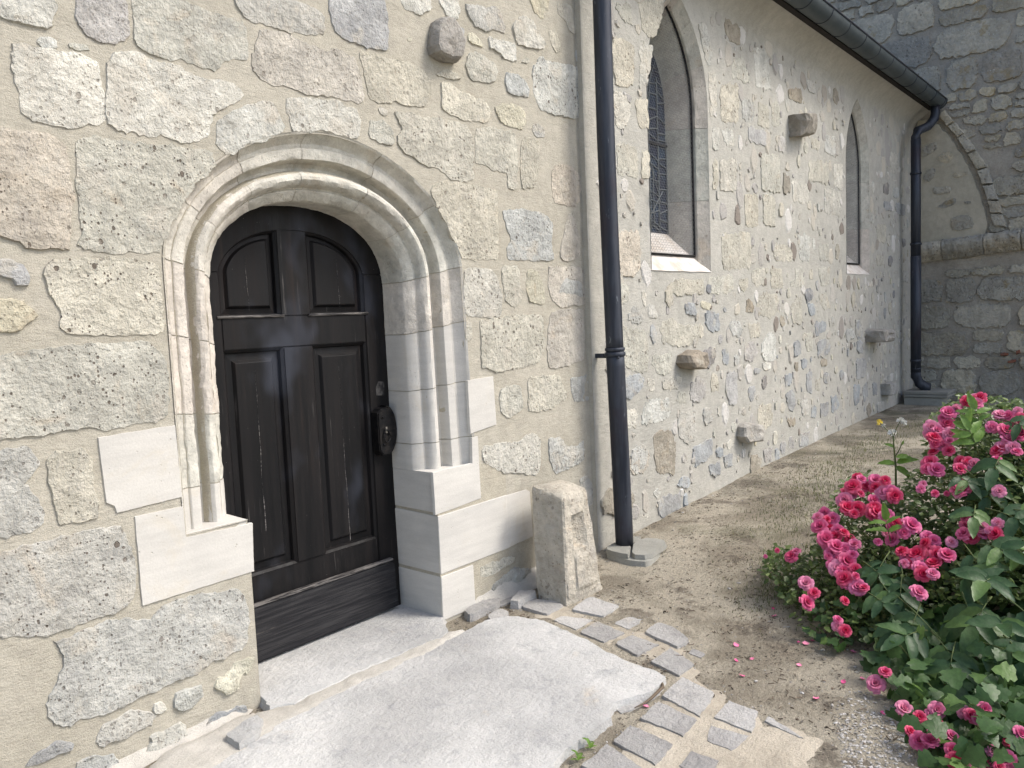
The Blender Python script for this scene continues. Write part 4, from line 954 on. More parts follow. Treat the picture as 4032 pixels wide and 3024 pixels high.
# arch stones round the rendered panel
AP = [FF.px('s', x, y) for x, y in [(3690,455),(3770,545),(3845,670),(3888,790),(3912,890)]]
AQ = [FF.px('s', x, y) for x, y in [(3720,435),(3800,525),(3890,660),(3935,790),(3965,895)]]
for i in range(4):
    for a, b in ((0.0, .49), (.51, 1.0)):
        L = lambda A_, t_: (A_[i][0]+(A_[i+1][0]-A_[i][0])*t_, A_[i][1]+(A_[i+1][1]-A_[i][1])*t_)
        me = stone_mesh([L(AP, a), L(AQ, a), L(AQ, b), L(AP, b)], FF, .06, .02, .06, .010, back=-.02, seed=i, edge=.012, step=.03, sm=0)
        if me: link('arch_stone', me, M['far'], wf, color=tint('3' if i < 2 else '2', .5))
# rubble in the rendered panel
for c, P, k in (('k', [(1480,1040),(1600,990),(1610,1060),(1490,1130)], '2'), ('k', [(1580,1120),(1680,1060),(1740,1110),(1660,1170)], '3'), ('k', [(1500,1230),(1560,1175),(1605,1180),(1580,1270),(1510,1300)], '2'),
                ('k', [(1690,1220),(1820,1200),(1830,1240),(1700,1265)], '3'), ('k', [(1565,1320),(1710,1310),(1700,1370),(1570,1380)], '2'), ('k', [(1585,1475),(1640,1420),(1740,1395),(1730,1450),(1660,1480)], '1'),
                ('k', [(1770,1420),(1850,1410),(1850,1445),(1790,1450)], '1'), ('k', [(1680,1540),(1830,1510),(1885,1580),(1860,1620),(1700,1640)], '2'), ('k', [(1690,1160),(1740,1150),(1730,1180),(1690,1180)], '2')):
    me = stone_mesh([FF.px(c, x, y) for x, y in P], FF, .035, .012, .05, .012, seed=P[0][0], edge=.012, step=.025); link('stone', me, M['far'], wf, color=tint(k, .5, .1))
# string course
vs = []; fs = []
prof = [(-.04, 2.40), (.06, 2.415), (.13, 2.37), (.15, 2.31), (.13, 2.25), (.10, 2.21), (.06, 2.19), (.05, 2.15), (-.04, 2.13)]
cutsY = [-.05, .42, .93, 1.36, 1.9, 2.6]
for i in range(len(cutsY)-1):
    vs = []; fs = []; m = len(prof); a, b = cutsY[i]+.004, cutsY[i+1]-.004; n = 24
    for r in range(n+1):
        u = a+(b-a)*r/n
        for h, z in prof: vs.append(FF.p(u, z+.07*(u-.2)/1.2+.022*fbm((u, z*3, i), 9, 4), h+.03*fbm((u*2, z*2, i+3), 7, 4)))
    for r in range(n):
        for k in range(m-1): fs.append((r*m+k, (r+1)*m+k, (r+1)*m+k+1, r*m+k+1))
    fs.append(tuple(range(m))); fs.append(tuple(n*m+k for k in range(m-1, -1, -1)))
    link('string_course', mesh('string', vs, fs), M['far'], wf, color=tint('2', .7, .15))
t = NT('red_brick', .9, .1); M['brick'] = t.out(t.mix(t.ramp(t.noise(20, 5), .4, .7), (.26, .11, .07), (.18, .10, .08)), t.bump(t.noise(60, 4), .004))
for c, P in (('l', [(2120,1500),(2190,1480),(2200,1530),(2130,1560)]), ('l', [(2055,1590),(2150,1570),(2160,1605),(2060,1625)]), ('l', [(1990,1520),(2085,1520),(2080,1555),(1995,1555)])):
    me = stone_mesh([FF.px(c, x, y) for x, y in P], FF, .03, .008, .05, .006, seed=P[0][0], edge=.01, step=.03); link('brick', me, M['brick'], wf)
# ================================================================ ground
t = NT('sandy_earth', .97, .08)
big = t.noise(1.1, 6, .62, None, .4); c = t.mix(t.ramp(big, .46, .60), (.60, .54, .43), (.38, .335, .26))
c = t.mix(t.ramp(t.noise(3.2, 7, .68), .54, .62, 0, .75), c, (.20, .17, .135))
c = t.mix(t.ramp(t.noise(1.6, 5, .6, t.scalevec(1, 1, 1)), .58, .70, 0, .8), c, (.56, .50, .39))
far_ = t.t.nodes.new('ShaderNodeSeparateXYZ'); t.t.links.new(t.pos, far_.inputs[0])
mo = t.math('MULTIPLY', t.ramp(far_.outputs[0], 5.0, 6.6), t.ramp(t.noise(2.1, 6, .65), .44, .60, .15, .70)); c = t.mix(mo, c, (.19, .175, .14))
gm = t.math('MULTIPLY', t.ramp(far_.outputs[0], 3.6, 4.8), t.ramp(t.noise(1.7, 5, .6), .53, .64, 0, .35)); c = t.mix(gm, c, (.12, .13, .06))
deb = t.ramp(t.noise(1, 6, .72, t.scalevec(40, 60, 40)), .55, .62, 0, .85); deb = t.math('MULTIPLY', deb, t.ramp(t.noise(2.4, 5, .65), .42, .56)); c = t.mix(deb, c, (.055, .045, .038))
wsp = t.ramp(t.voro(60), .14, .08, 0, .6); wsp = t.math('MULTIPLY', wsp, t.ramp(t.noise(6, 3), .5, .6)); c = t.mix(wsp, c, (.58, .54, .47))
fin = t.noise(140, 5, .7); c = t.val(t.ramp(fin, .3, .7, .82, 1.14), c)
M['earth'] = t.out(c, t.bump(t.math('ADD', fin, t.math('MULTIPLY', t.noise(30, 7, .75), 2.6)), .020, 1.0))
def axis(lo, hi, fine_lo, fine_hi, st):
    a = []; x = fine_lo
    while x < fine_hi: a.append(x); x += st
    s = st*1.5
    while x < hi: a.append(x); x += s; s *= 1.5
    a.append(hi); x = fine_lo; s = st*1.5; b = []
    while x > lo: x -= s; s *= 1.5; b.append(max(x, lo))
    return b[::-1]+a
def ground_h(x, y):
    return gz(x, y)+(.012*fbm((x, y, 0), 1.8, 3)+.006*fbm((x, y, 5), 8, 3))*(.3 if (y > -.02 or x < 3.5) else min(1, .3+(x-3.5)))
ax = axis(-250, 250, .6, 7.0, .05); ay = axis(-250, 250, -3.0, .02, .05)
vs = [(x, y, ground_h(x, y)-(0.06 if (y > .05 and 1.6 < x < 3.0) else 0)) for y in ay for x in ax]; nx = len(ax)
fs = [(j*nx+i, j*nx+i+1, (j+1)*nx+i+1, (j+1)*nx+i) for j in range(len(ay)-1) for i in range(nx-1)]
g_ = link('ground', mesh('ground', vs, fs), M['earth']); tag(g_, 'sandy trodden earth with dark litter and sparse grass', None, None, 'structure')

def FGz(z): return Frame((0, 0, z), (1, 0, 0), (0, 1, 0), (0, 0, 1))
def slabmat(name, a, b, stain, amt=.5, grit=.004):
    t = NT(name, .9, .15); oi = t.obj()
    c = t.mix(t.ramp(t.noise(2.2, 6, .65), .35, .68), a, b); c = t.val(t.ramp(oi.outputs['Random'], 0, 1, .86, 1.1), c)
    c = t.val(t.ramp(t.noise(.9, 4, .6), .35, .65, .84, 1.12), c)
    c = t.mix(t.ramp(t.noise(7, 7, .7), .53, .70, 0, amt), c, stain)
    c = t.mix(t.math('MULTIPLY', t.ramp(t.noise(48, 4, .7), .60, .70), .22), c, stain)
    c = t.mix(t.ramp(t.noise(3.3, 5, .65), .62, .72, 0, .45), c, (.50, .43, .33))
    c = t.val(t.ramp(t.noise(110, 5, .7), .3, .7, .93, 1.05), c)
    hgt = t.math('ADD', t.math('MULTIPLY', t.noise(26, 6, .68), 1.6), t.math('MULTIPLY', t.noise(120, 4, .7), .5))
    return t.out(c, t.bump(hgt, grit, 1.0))
M['slab'] = slabmat('pale_worn_slab', (.45, .445, .425), (.37, .368, .355), (.265, .268, .272), .6, .008)
M['sett'] = slabmat('grey_sett', (.41, .40, .38), (.325, .315, .30), (.23, .225, .215), .6, .012)
M['concrete'] = slabmat('grey_concrete', (.33, .325, .29), (.26, .255, .225), (.18, .18, .165), .4, .004)
def flag(name, P, z, thick, mat, parent, c='s', rough=.004, cell=.05, rag=.01, sm=1, edge=.02, seed=0, color=None, step=.025):
    F = FGz(z); poly = [F.px(c, x, y) for x, y in P]
    return link(name, stone_mesh(poly, F, .0, rough, cell, rag, back=-thick, edge=edge, seed=seed, rs=4, sm=sm, step=step), M[mat], parent, color=color)
ds = tag(empty('doorstep', (2.3, -.1, 0)), 'pale worn threshold stone under the dark wooden door', 'doorstep')
thp = [(1.70, .42), (2.90, .42), (2.90, .02)]
F0 = FGz(.002)
P = [(1.71, .42), (1.71, .0)] + [F0.px('s', x, y) for x, y in [(1040,2805),(1140,2790),(1280,2722),(1400,2662),(1560,2592),(1690,2537),(1800,2490),(1760,2445)]] + [(2.90, .0), (2.90, .42)]
link('threshold', stone_mesh(P, F0, .0, .006, .04, .012, back=-.10, edge=.03, rs=4, step=.025), M['slab'], ds)
sl_ = flag('paving_slab', [(640,3120),(960,2945),(1110,2835),(1180,2795),(1420,2672),(1600,2590),(1720,2540),(1850,2470),(1900,2440),(2010,2420),(2150,2440),(2300,2510),(2480,2605),(2645,2660),(2610,2690),(2600,2715),(2545,2745),(2480,2755),(2402,2772),(2425,2828),(2320,2900),(2230,2965),(2160,3030),(2060,3140),(1400,3300)], -.005, .09, 'slab', None, rough=.006, cell=.05, rag=.012, edge=.012)
tag(sl_, 'large pale broken-edged stone slab in front of the door step', 'slab')
chip = flag('broken_flake', [(2405,2772),(2470,2755),(2540,2745),(2550,2765),(2500,2800),(2432,2822)], -.034, .05, 'sett', None, rough=.006, cell=.03, rag=.006, edge=.01); tag(chip, 'grey flake broken from the slab corner', 'stone')
sandj = mortar('sandy_joint_fill', (.50, .475, .425), (.44, .415, .365)); M['sand'] = sandj
pv_ = tag(empty('sett_paving', (3, -1.4, 0)), 'worn grey setts laid in sand along the slab', None, None, 'structure')
M['sandy'] = mortar('loose_sand', (.50, .45, .365), (.38, .335, .265), .010, 120)
def sandpatch(P, z, seed, rag_=.02, edge_=.02):
    F = FGz(z); link('sand_fill', stone_mesh([F.px('s', x, y) for x, y in P], F, .001, .004, .04, rag_, back=-.012, edge=edge_, seed=seed, step=.03), M['sandy'] if seed == 4 else M['sand'], pv_)
sandpatch([(1000,2800),(1060,2790),(1140,2770),(1400,2640),(1690,2515),(1800,2470),(1850,2470),(1720,2560),(1420,2700),(1200,2810),(1060,2880),(960,2940),(900,2900)], -.004, 1)
sandpatch([(380,3150),(640,2960),(900,2830),(1010,2790),(1080,2830),(960,2960),(660,3130),(500,3250)], -.012, 2)
sandpatch([(2060,2440),(2120,2380),(2300,2350),(2480,2385),(2640,2420),(2760,2490),(2790,2620),(2900,2740),(3030,2810),(3200,2860),(3290,2940),(3250,3100),(2160,3180),(2270,3050),(2470,2850),(2640,2720),(2600,2640),(2300,2500)], -.0345, 4, .05, .09)
SET = [[(95,295),(205,228),(400,245),(480,280),(330,365)],[(525,320),(690,208),(955,290),(810,385)],[(370,415),(450,372),(740,405),(575,500)],[(590,515),(755,415),(1000,520),(810,600)],[(870,440),(1010,365),(1190,410),(1020,500)],
 [(1140,510),(1270,425),(1430,475),(1550,580),(1420,640)],[(890,610),(1040,530),(1290,620),(1090,715)],[(1190,760),(1370,640),(1590,780),(1440,885)],[(1290,1050),(1470,885),(1760,1030),(1620,1230)],[(1105,1240),(1270,1090),(1620,1250),(1480,1400)],
 [(1720,1235),(1850,1085),(2130,1180),(2070,1370)],[(870,1440),(1030,1290),(1410,1450),(1250,1640)],[(610,1640),(840,1450),(1160,1659),(1000,1850)],[(1420,1640),(1540,1500),(1800,1600),(1700,1800)],[(1650,1440),(1700,1290),(2060,1390),(1900,1530)],
 [(2143,1275),(2203,1200),(2523,1400),(2470,1425)],[(1490,690),(1560,640),(1700,700),(1640,750)],[(-170,280),(-60,160),(210,160),(230,190),(-40,290)],[(300,1900),(560,1680),(940,1880),(700,2100)],[(1180,1680),(1390,1680),(1660,1830),(1500,1990)]]
DEEP = {2: -.031, 4: -.031, 14: -.031, 15: -.031, 16: -.031, 13: -.030}
for i, P in enumerate(SET):
    z = DEEP.get(i, -.0275 + (.006 if i in (0, 1, 5) else 0))
    cx_ = sum(p[0] for p in P)/len(P); cy_ = sum(p[1] for p in P)/len(P)
    P = smooth_poly(resample([(cx_+(x-cx_)*1.13, cy_+(y-cy_)*1.13) for x, y in P], 45), .2)
    o = flag('sett', P, z, .09, 'sett', pv_, 'm', .005, .024, .006, 0, .018, i*1.7, step=.016)
# loose stones along the foot of the wall
ws = tag(empty('footing_stones', (3.1, -.1, 0)), 'low rough footing stones along the wall between white quoins and leaning block', 'stones')
for i, (c, P, z) in enumerate((('i', [(40,1560),(130,1480),(330,1440),(400,1450),(380,1490),(230,1560),(100,1610)], .0), ('i', [(230,1600),(370,1530),(480,1560),(420,1620),(280,1650)], -.01), ('h', [(1870,1390),(1960,1310),(2190,1190),(2240,1240),(2212,1370),(2010,1480)], .012), ('i', [(430,1480),(540,1380),(690,1370),(715,1390),(540,1490)], .01))):
    F = FGz(z); poly = [F.px(c, x, y) for x, y in P]
    link('stone', stone_mesh(poly, F, 0, .016, .02, .008, back=-.07, edge=.012, seed=i*3.1, rs=11, step=.014), M['slab'] if i == 2 else M['sett'], ws)
# mortar fillet at the foot of the door wall
def fillet(x0, x1, w_, h_, seed):
    vs = []; fs = []; n = int((x1-x0)/.03); m = 6
    for i in range(n+1):
        x = x0+(x1-x0)*i/n
        for k in range(m):
            f_ = k/(m-1); tp_ = min(1, (x-x0)/.12, (x1-x)/.12+.02); w2 = w_*(1+.4*fbm((x, 0, seed), 4, 2))*(.3+.7*tp_); h2 = .02+(h_-.02)*tp_*(1+.3*fbm((x, 3, seed), 5, 2))
            vs.append((x, .01-w2*f_, gz(x)-.02+h2*(1-f_)**1.7+.006*fbm((x, f_, seed), 14, 2)))
    for i in range(n):
        for k in range(m-1): fs.append((i*m+k, i*m+k+1, (i+1)*m+k+1, (i+1)*m+k))
    return mesh('fillet', vs, fs)
link('mortar_foot', fillet(-1, 1.72, .10, .075, 1), M['sand'], wa); link('mortar_foot', fillet(3.0, 4.28, .12, .11, 4), M['sand'], wa)
vs = []; fs = []

# ---------------------------------------------------------------- leaning carved block
def carved_block():
    base = [(3.415, -.185), (3.412, -.412), (3.735, -.440), (3.745, -.20)]; top = [(3.440, -.150), (3.448, -.378), (3.742, -.340), (3.760, -.13)]; ztop = [.62, .578, .572, .60]
    N_ = 26; NZ = 44
    per = []
    for e in range(4):
        for k in range(N_): per.append((e, k/N_))
    vs = []; fs = []; n = len(per)
    for j in range(NZ+1):
        f_ = j/NZ
        for e, q in per:
            a = (e+1) % 4
            b0 = Vector(base[e]).lerp(Vector(base[a]), q); t0 = Vector(top[e]).lerp(Vector(top[a]), q); zt = ztop[e]*(1-q)+ztop[a]*q
            p = b0.lerp(t0, f_); z = -.06+(zt+.06)*f_
            nrm = Vector((p.x-3.58, p.y+.29)).normalized()
            # worn corners
            cr = min(q, 1-q); k_ = -.012*max(0, 1-cr/.06)**2 + .008*fbm((p.x, p.y, z), 7, 4) + .004*fbm((p.x, p.y, z), 40, 2)
            k_ -= .012*max(0, (f_-.96)/.04)**2
            if e == 1:                                       # carved face: sunk panel and a shallower one below
                u_, v_ = q, 1-f_
                if .28 < u_ < .72 and .20 < v_ < .50: k_ -= .055
                if .30 < u_ < .86 and .56 < v_ < .86: k_ += .012
                if f_ < .12: k_ -= .03*(1-f_/.12)*abs(fbm((u_, 0, 2), 6, 2))
            vs.append((p.x+nrm.x*k_, p.y+nrm.y*k_, z))
    for j in range(NZ):
        for k in range(n): fs.append((j*n+k, j*n+(k+1) % n, (j+1)*n+(k+1) % n, (j+1)*n+k))
    tp = len(vs); G = 10
    for r in range(1, 5):
        for k in range(n):
            b = Vector(vs[NZ*n+k]); c_ = Vector((3.592, -.245, .603)); p = b.lerp(c_, r/5); vs.append((p.x, p.y, p.z+.012*fbm((p.x, p.y, 1), 10, 3)+.008))
    vs.append((3.592, -.245, .612)); pr = NZ*n
    for r in range(4):
        for k in range(n): fs.append((pr+k, pr+(k+1) % n, tp+r*n+(k+1) % n, tp+r*n+k))
        pr = tp+r*n
    for k in range(n): fs.append((pr+k, pr+(k+1) % n, len(vs)-1))
    me = mesh('block', vs, fs); me.polygons.foreach_set('use_smooth', [True]*len(me.polygons)); me.set_sharp_from_angle(angle=R(40)); return me
kb_ = link('carved_stone_block', carved_block(), M['stone'], None, color=(.48, .44, .365, .45)); tag(kb_, 'short carved limestone block with square recess leaning by the wall', 'stone block')
# ---------------------------------------------------------------- slabs under the drainpipes
b1 = tag(empty('splash_slab', (4.4, -.3, .03)), 'two stacked grey paving slabs, the upper cracked, under the near drainpipe', 'slab')
def slabpoly(pts, z, thick, parent, name, seed):
    F = FGz(z); link(name, stone_mesh(pts, F, 0, .002, .06, .003, back=-thick, edge=.007, seed=seed, step=.03), M['concrete'], parent)
FT = FGz(.052)
tl = [FT.px('i', x, y) for x, y in [(1280,1000),(1280,1030),(1505,1078),(1515,1000),(1525,960),(1640,905),(1530,905)]]
trr = [FT.px('i', x, y) for x, y in [(1512,1078),(1522,1000),(1535,955),(1640,915),(1830,940),(1840,975),(1700,1065),(1660,1085)]]
slabpoly(tl, .052, .028, b1, 'slab_piece', 1); slabpoly(trr, .052, .028, b1, 'slab_piece', 2)
FT = FGz(.020); slabpoly([FT.px('i', x, y) for x, y in [(1275,1070),(1500,1125),(1650,1140),(1690,1130),(1800,1040),(1640,960),(1400,960)]], .020, .05, b1, 'lower_slab', 3)
b2 = tag(empty('splash_slab', (12.0, -.5, .2)), 'small stack of pale slabs under the far drainpipe shoe', 'slab')
xq = XQ+.03
link('upper_slab', box_mesh(xq-.22, xq+.30, -.66, -.12, .335, .372, .006), M['concrete'], b2, smooth=False); link('middle_slab', box_mesh(xq-.22, xq+.30, -.655, -.12, .295, .330, .006), M['concrete'], b2, smooth=False)
link('lower_block', box_mesh(xq-.20, xq+.26, -.60, -.12, .10, .29, .01), M['concrete'], b2, smooth=False)

# ---------------------------------------------------------------- litter, gravel, twigs, petals
def pebbles(name, pts, mat, label, cat):
    V = []; Fc = []; rr = random.Random(3)
    ico = [(-1, 0, 0), (1, 0, 0), (0, -1, 0), (0, 1, 0), (0, 0, 1), (.6, .6, .55), (-.6, .6, .5), (.6, -.6, .5), (-.6, -.6, .55)]
    tri = [(4, 1, 5), (4, 5, 3), (4, 3, 6), (4, 6, 0), (4, 0, 8), (4, 8, 2), (4, 2, 7), (4, 7, 1), (1, 3, 5), (3, 0, 6), (0, 2, 8), (2, 1, 7)]
    for x, y, z, r in pts:
        a = rr.random()*6.28; ca, sa = math.cos(a), math.sin(a); sx, sy, sz = r*rr.uniform(.7, 1.4), r*rr.uniform(.6, 1.0), r*rr.uniform(.4, .8); s = len(V)
        for p in ico:
            j = rr.uniform(.85, 1.15); px_, py_ = p[0]*sx*j, p[1]*sy*j; V.append((x+px_*ca-py_*sa, y+px_*sa+py_*ca, z+p[2]*sz*j))
        Fc += [tuple(i+s for i in f) for f in tri]
    o = link(name, mesh(name, V, Fc), mat, None, smooth=False); tag(o, label, cat, None, 'stuff'); return o
t = NT('gravel_stone', .9, .2); isl = t.geo.outputs['Random Per Island']; c = t.mix(isl, (.22, .205, .175), (.50, .48, .45)); M['gravel'] = t.out(c, t.bump(t.noise(150, 3), .002))
rr = random.Random(12); pts = []
GP = [(3270,2760),(3420,2700),(3560,2800),(3900,2950),(4100,3024),(4100,3300),(3300,3300),(3320,3024),(3290,2860)]
while len(pts) < 2600:
    x, y = rr.uniform(3250, 4100), rr.uniform(2700, 3300)
    if inpoly(x, y, GP) and rr.random() < min(1, (y-2690)/180): q = onZ(x, y, -.04); pts.append((q.x, q.y, ground_h(q.x, q.y)+.001, rr.uniform(.0035, .0085)))
pebbles('gravel', pts, M['gravel'], 'small grey gravel beside the rose bush at the lower right', 'gravel')
pts = []
for i in range(2600):
    x = rr.uniform(1.3, 8.0); y = -rr.random()**1.2*2.6-.02
    if 1.3 < x < 2.9 and y > -1.35: continue
    pts.append((x, y, ground_h(x, y)+.001, rr.uniform(.002, .0055)*(2.2 if rr.random() < .07 else 1)))
for P in SET[:14]:
    for k in range(9):
        a, b = P[k % len(P)], P[(k+1) % len(P)]; f_ = rr.random(); q = FGz(-.04).px('m', a[0]+(b[0]-a[0])*f_+rr.uniform(-15, 15), a[1]+(b[1]-a[1])*f_+rr.uniform(-15, 15)); pts.append((q[0], q[1], ground_h(*q)+.001, rr.uniform(.0025, .006)))
pebbles('grit', pts, M['gravel'], 'scattered grit and small pebbles over the sandy ground', 'grit')
def strips(n, region, L, wd, lift=.004, bend=.3):
    V = []; Fc = []
    for i in range(n):
        x, y = region(); z = ground_h(x, y)+.002+rr.random()*lift; a = rr.random()*6.28; l = L*rr.uniform(.4, 1.4); w2 = wd*rr.uniform(.5, 1.3); s = len(V)
        for k in range(4):
            f_ = k/3-.5; px_ = x+math.cos(a+bend*f_)*l*f_; py_ = y+math.sin(a+bend*f_)*l*f_; dx, dy = -math.sin(a)*w2, math.cos(a)*w2; zz = z+rr.random()*.003
            V += [(px_+dx, py_+dy, zz), (px_-dx, py_-dy, zz), (px_, py_, zz+w2*1.2)]
        for k in range(3): b = s+k*3; Fc += [(b, b+3, b+5, b+2), (b+2, b+5, b+4, b+1), (b+1, b+4, b+3, b)]
    return V, Fc
def reg(): 
    while True:
        x = rr.uniform(2.9, 8.0); y = -rr.random()*2.4-.05
        if fbm((x, y, 0), 1.4, 2) > -.15: return x, y
t = NT('dark_bark_litter', .95, .1); M['litter'] = t.out(t.mix(t.geo.outputs['Random Per Island'], (.045, .035, .028), (.19, .15, .11)))
lp = []
for i in range(1500):
    x, y = reg()
    if fbm((x, y, 9), 2.6, 3) > .05: lp.append((x, y, ground_h(x, y)+.001, rr.uniform(.003, .009)))
pebbles('leaf_mould', lp, M['litter'], 'dark crumbs of leaf mould lying in clumps on the earth', 'litter')
o = link('twig_litter', mesh('litter', *strips(1300, reg, .024, .0024)), M['litter'], None, smooth=False); tag(o, 'dry twigs and bark crumbs littering the sandy earth', 'litter', None, 'stuff')
tw = [FGz(-.02).px('m', x, y) for x, y in [(1300,960),(1310,995),(1210,1080),(1140,1130),(1070,1175)]]
vs, fs = tube([(a, b, -.012+.004*math.sin(i*2)) for i, (a, b) in enumerate(tw)], [.007, .0075, .006, .004, .002], 7); o = link('twig', mesh('twig', vs, fs), M['litter']); tag(o, 'grey-brown stick lying in the joint beside the slab corner', 'twig')
t = NT('pink_petal', .6, .2); M['petal'] = t.out(t.mix(t.obj().outputs['Random'], (.62, .07, .22), (.80, .30, .42)))
def petal_mesh(r):
    V = []; Fc = []
    for i in range(4):
        for k in range(4):
            a, b = i/3*2-1, k/3*2-1; V.append((a*r*(1-.3*abs(b)), b*r, .25*r*(a*a+b*b)))
    for i in range(3):
        for k in range(3): Fc.append((i*4+k, (i+1)*4+k, (i+1)*4+k+1, i*4+k+1))
    return mesh('petal', V, Fc)
pm = petal_mesh(.011); pm.materials.append(M['petal'])
for c, x, y in (('m',1925,628),('m',1925,752),('m',2063,742),('m',1978,882),('m',1163,1132),('r',315,797),('r',310,612),('r',555,590),('r',425,603),('r',765,690),('r',690,940),('r',845,915),('r',460,1078),('r',95,345),('r',108,410),('r',370,625),('r',880,725),('r',1020,1195)):
    q = FGz(-.03).px(c, x, y); o = bpy.data.objects.new('rose_petal', pm); col.objects.link(o); o.location = (q[0], q[1], ground_h(*q)+.004); o.rotation_euler = (rr.uniform(-.4, .4), rr.uniform(-.4, .4), rr.random()*6); s_ = rr.uniform(.7, 1.3); o.scale = (s_, s_, s_)
    tag(o, 'fallen pink rose petal lying on the bare ground', 'petal', 'fallen rose petals')
# sparse grass
def blades(n, region, h, wd):
    V = []; Fc = []
    for i in range(n):
        x, y = region(); z = ground_h(x, y)-.004; a = rr.random()*6.28; l = h*rr.uniform(.4, 1.3); ln = rr.uniform(.2, .9)*l; s = len(V); dx, dy = math.cos(a), math.sin(a)
        for k in range(3):
            f_ = k/3; ww = wd*(1-f_*.7); V += [(x+dx*ln*f_*f_-dy*ww, y+dy*ln*f_*f_+dx*ww, z+l*f_), (x+dx*ln*f_*f_+dy*ww, y+dy*ln*f_*f_-dx*ww, z+l*f_)]
        V.append((x+dx*ln, y+dy*ln, z+l*.92)); Fc += [(s, s+1, s+3, s+2), (s+2, s+3, s+5, s+4), (s+4, s+5, s+6)]
    return V, Fc
patches = [(6.4, -.75, .5, .30), (7.2, -.65, .6, .28), (5.6, -.85, .45, .28), (8.4, -.6, .9, .25), (4.75, -1.2, .4, .22), (4.2, -1.35, .3, .2), (9.8, -.8, 1.0, .3)]
def greg():
    p = rr.choice(patches); return p[0]+rr.gauss(0, 1)*p[2]*.6, min(-.16, p[1]+rr.gauss(0, 1)*p[3]*.6)
t = NT('dry_grass', .8, .2); M['grass'] = t.out(t.mix(t.geo.outputs['Random Per Island'], (.085, .115, .035), (.20, .20, .09)))
o = link('grass', mesh('grass', *blades(5200, greg, .032, .0022)), M['grass'], None, smooth=False); tag(o, 'sparse short grass in patches along the foot of the wall', 'grass', None, 'stuff')
# ================================================================ plants
def leafmat(name, a, b, young=None, tr=.35, gloss=.42):
    t = NT(name, gloss, .35); oi = t.obj(); isl = t.geo.outputs['Random Per Island']
    r = t.math('FRACT', t.math('ADD', oi.outputs['Random'], isl)); c = t.mix(r, a, b)
    if young: c = t.mix(t.ramp(r, .80, .95), c, young)
    c = t.val(t.ramp(t.noise(60, 4, .6), .3, .7, .85, 1.15), c)
    t.set(t.b.inputs['Base Color'], c); t.t.links.new(t.bump(t.noise(90, 3), .0015), t.b.inputs['Normal'])
    tl_ = t.t.nodes.new('ShaderNodeBsdfTranslucent'); t.t.links.new(t.val(1.5, c), tl_.inputs[0])
    mx = t.t.nodes.new('ShaderNodeMixShader'); mx.inputs[0].default_value = tr; out = t.t.nodes['Material Output']
    t.t.links.new(t.b.outputs[0], mx.inputs[1]); t.t.links.new(tl_.outputs[0], mx.inputs[2]); t.t.links.new(mx.outputs[0], out.inputs[0]); return t.m
M['elder'] = leafmat('elder_leaf', (.040, .088, .034), (.066, .125, .046), (.12, .20, .055))
M['young'] = leafmat('young_leaf', (.10, .19, .035), (.16, .27, .055))
M['ivy'] = leafmat('ivy_leaf', (.042, .092, .027), (.072, .135, .040), (.13, .22, .055))
M['roseleaf'] = leafmat('rose_leaf', (.06, .095, .026), (.12, .17, .052), (.22, .28, .10), .3, .35)
t = NT('green_stem', .7, .3); M['stem'] = t.out(t.mix(t.noise(12), (.07, .11, .035), (.12, .14, .05)))
t = NT('rose_petals', .55, .25); oi = t.obj(); rnd = oi.outputs['Random']
c = t.mix(t.ramp(rnd, .15, .55), (.66, .030, .115), (.67, .115, .28)); c = t.mix(t.ramp(rnd, .60, .92), c, (.74, .27, .41))
lay = t.t.nodes.new('ShaderNodeTexCoord'); sp = t.t.nodes.new('ShaderNodeVectorMath'); sp.operation = 'LENGTH'; t.t.links.new(lay.outputs['Object'], sp.inputs[0])
c = t.mix(t.ramp(sp.outputs['Value'], .5, 1.1, 0, .45), c, t.mix(.5, c, (.85, .42, .55)))
t.set(t.b.inputs['Base Color'], c); tl_ = t.t.nodes.new('ShaderNodeBsdfTranslucent'); t.t.links.new(c, tl_.inputs[0]); mx = t.t.nodes.new('ShaderNodeMixShader'); mx.inputs[0].default_value = .35
t.t.links.new(t.b.outputs[0], mx.inputs[1]); t.t.links.new(tl_.outputs[0], mx.inputs[2]); t.t.links.new(mx.outputs[0], t.t.nodes['Material Output'].inputs[0]); M['rose'] = t.m

def rose_mesh(seed):
    q = random.Random(seed); V = []; Fc = []
    def petal(az, tilt, size, base, cup, wid):
        s = len(V); n, m = 5, 5; ca, sa = math.cos(az), math.sin(az)
        for i in range(n):
            f_ = i/(n-1)
            for k in range(m):
                g = k/(m-1)*2-1; w_ = wid*math.sin(min(1, .25+f_*.9)*math.pi*.62)*(1-.18*f_*f_)
                x = g*w_*size; r = f_*size; curl = -.18*max(0, f_-.7)/.3*size
                rad = base+r*math.sin(tilt)+curl*-.4 - cup*(g*g)*size*.5; z = r*math.cos(tilt)+curl*.5-.08*size*q.random()*(f_ > .8) - .10*size*(abs(g) > .9)
                V.append((rad*ca-x*sa, rad*sa+x*ca, z))
        for i in range(n-1):
            for k in range(m-1): Fc.append((s+i*m+k, s+i*m+k+1, s+(i+1)*m+k+1, s+(i+1)*m+k))
    for layer, (cnt, tilt, size, base) in enumerate(((3, .05, .62, .05), (5, .32, .72, .12), (6, .72, .80, .18), (7, 1.15, .86, .20), (6, 1.5, .85, .20))):
        for i in range(cnt): petal(i/cnt*6.283+layer*.7+q.uniform(-.2, .2), tilt+q.uniform(-.12, .12), size*q.uniform(.9, 1.1), base, .35 if layer < 3 else .15, .55)
    me = mesh('rose', V, Fc); me.polygons.foreach_set('use_smooth', [True]*len(Fc)); me.materials.append(M['rose']); return me
ROSES = [rose_mesh(s) for s in (1, 2, 3, 4)]
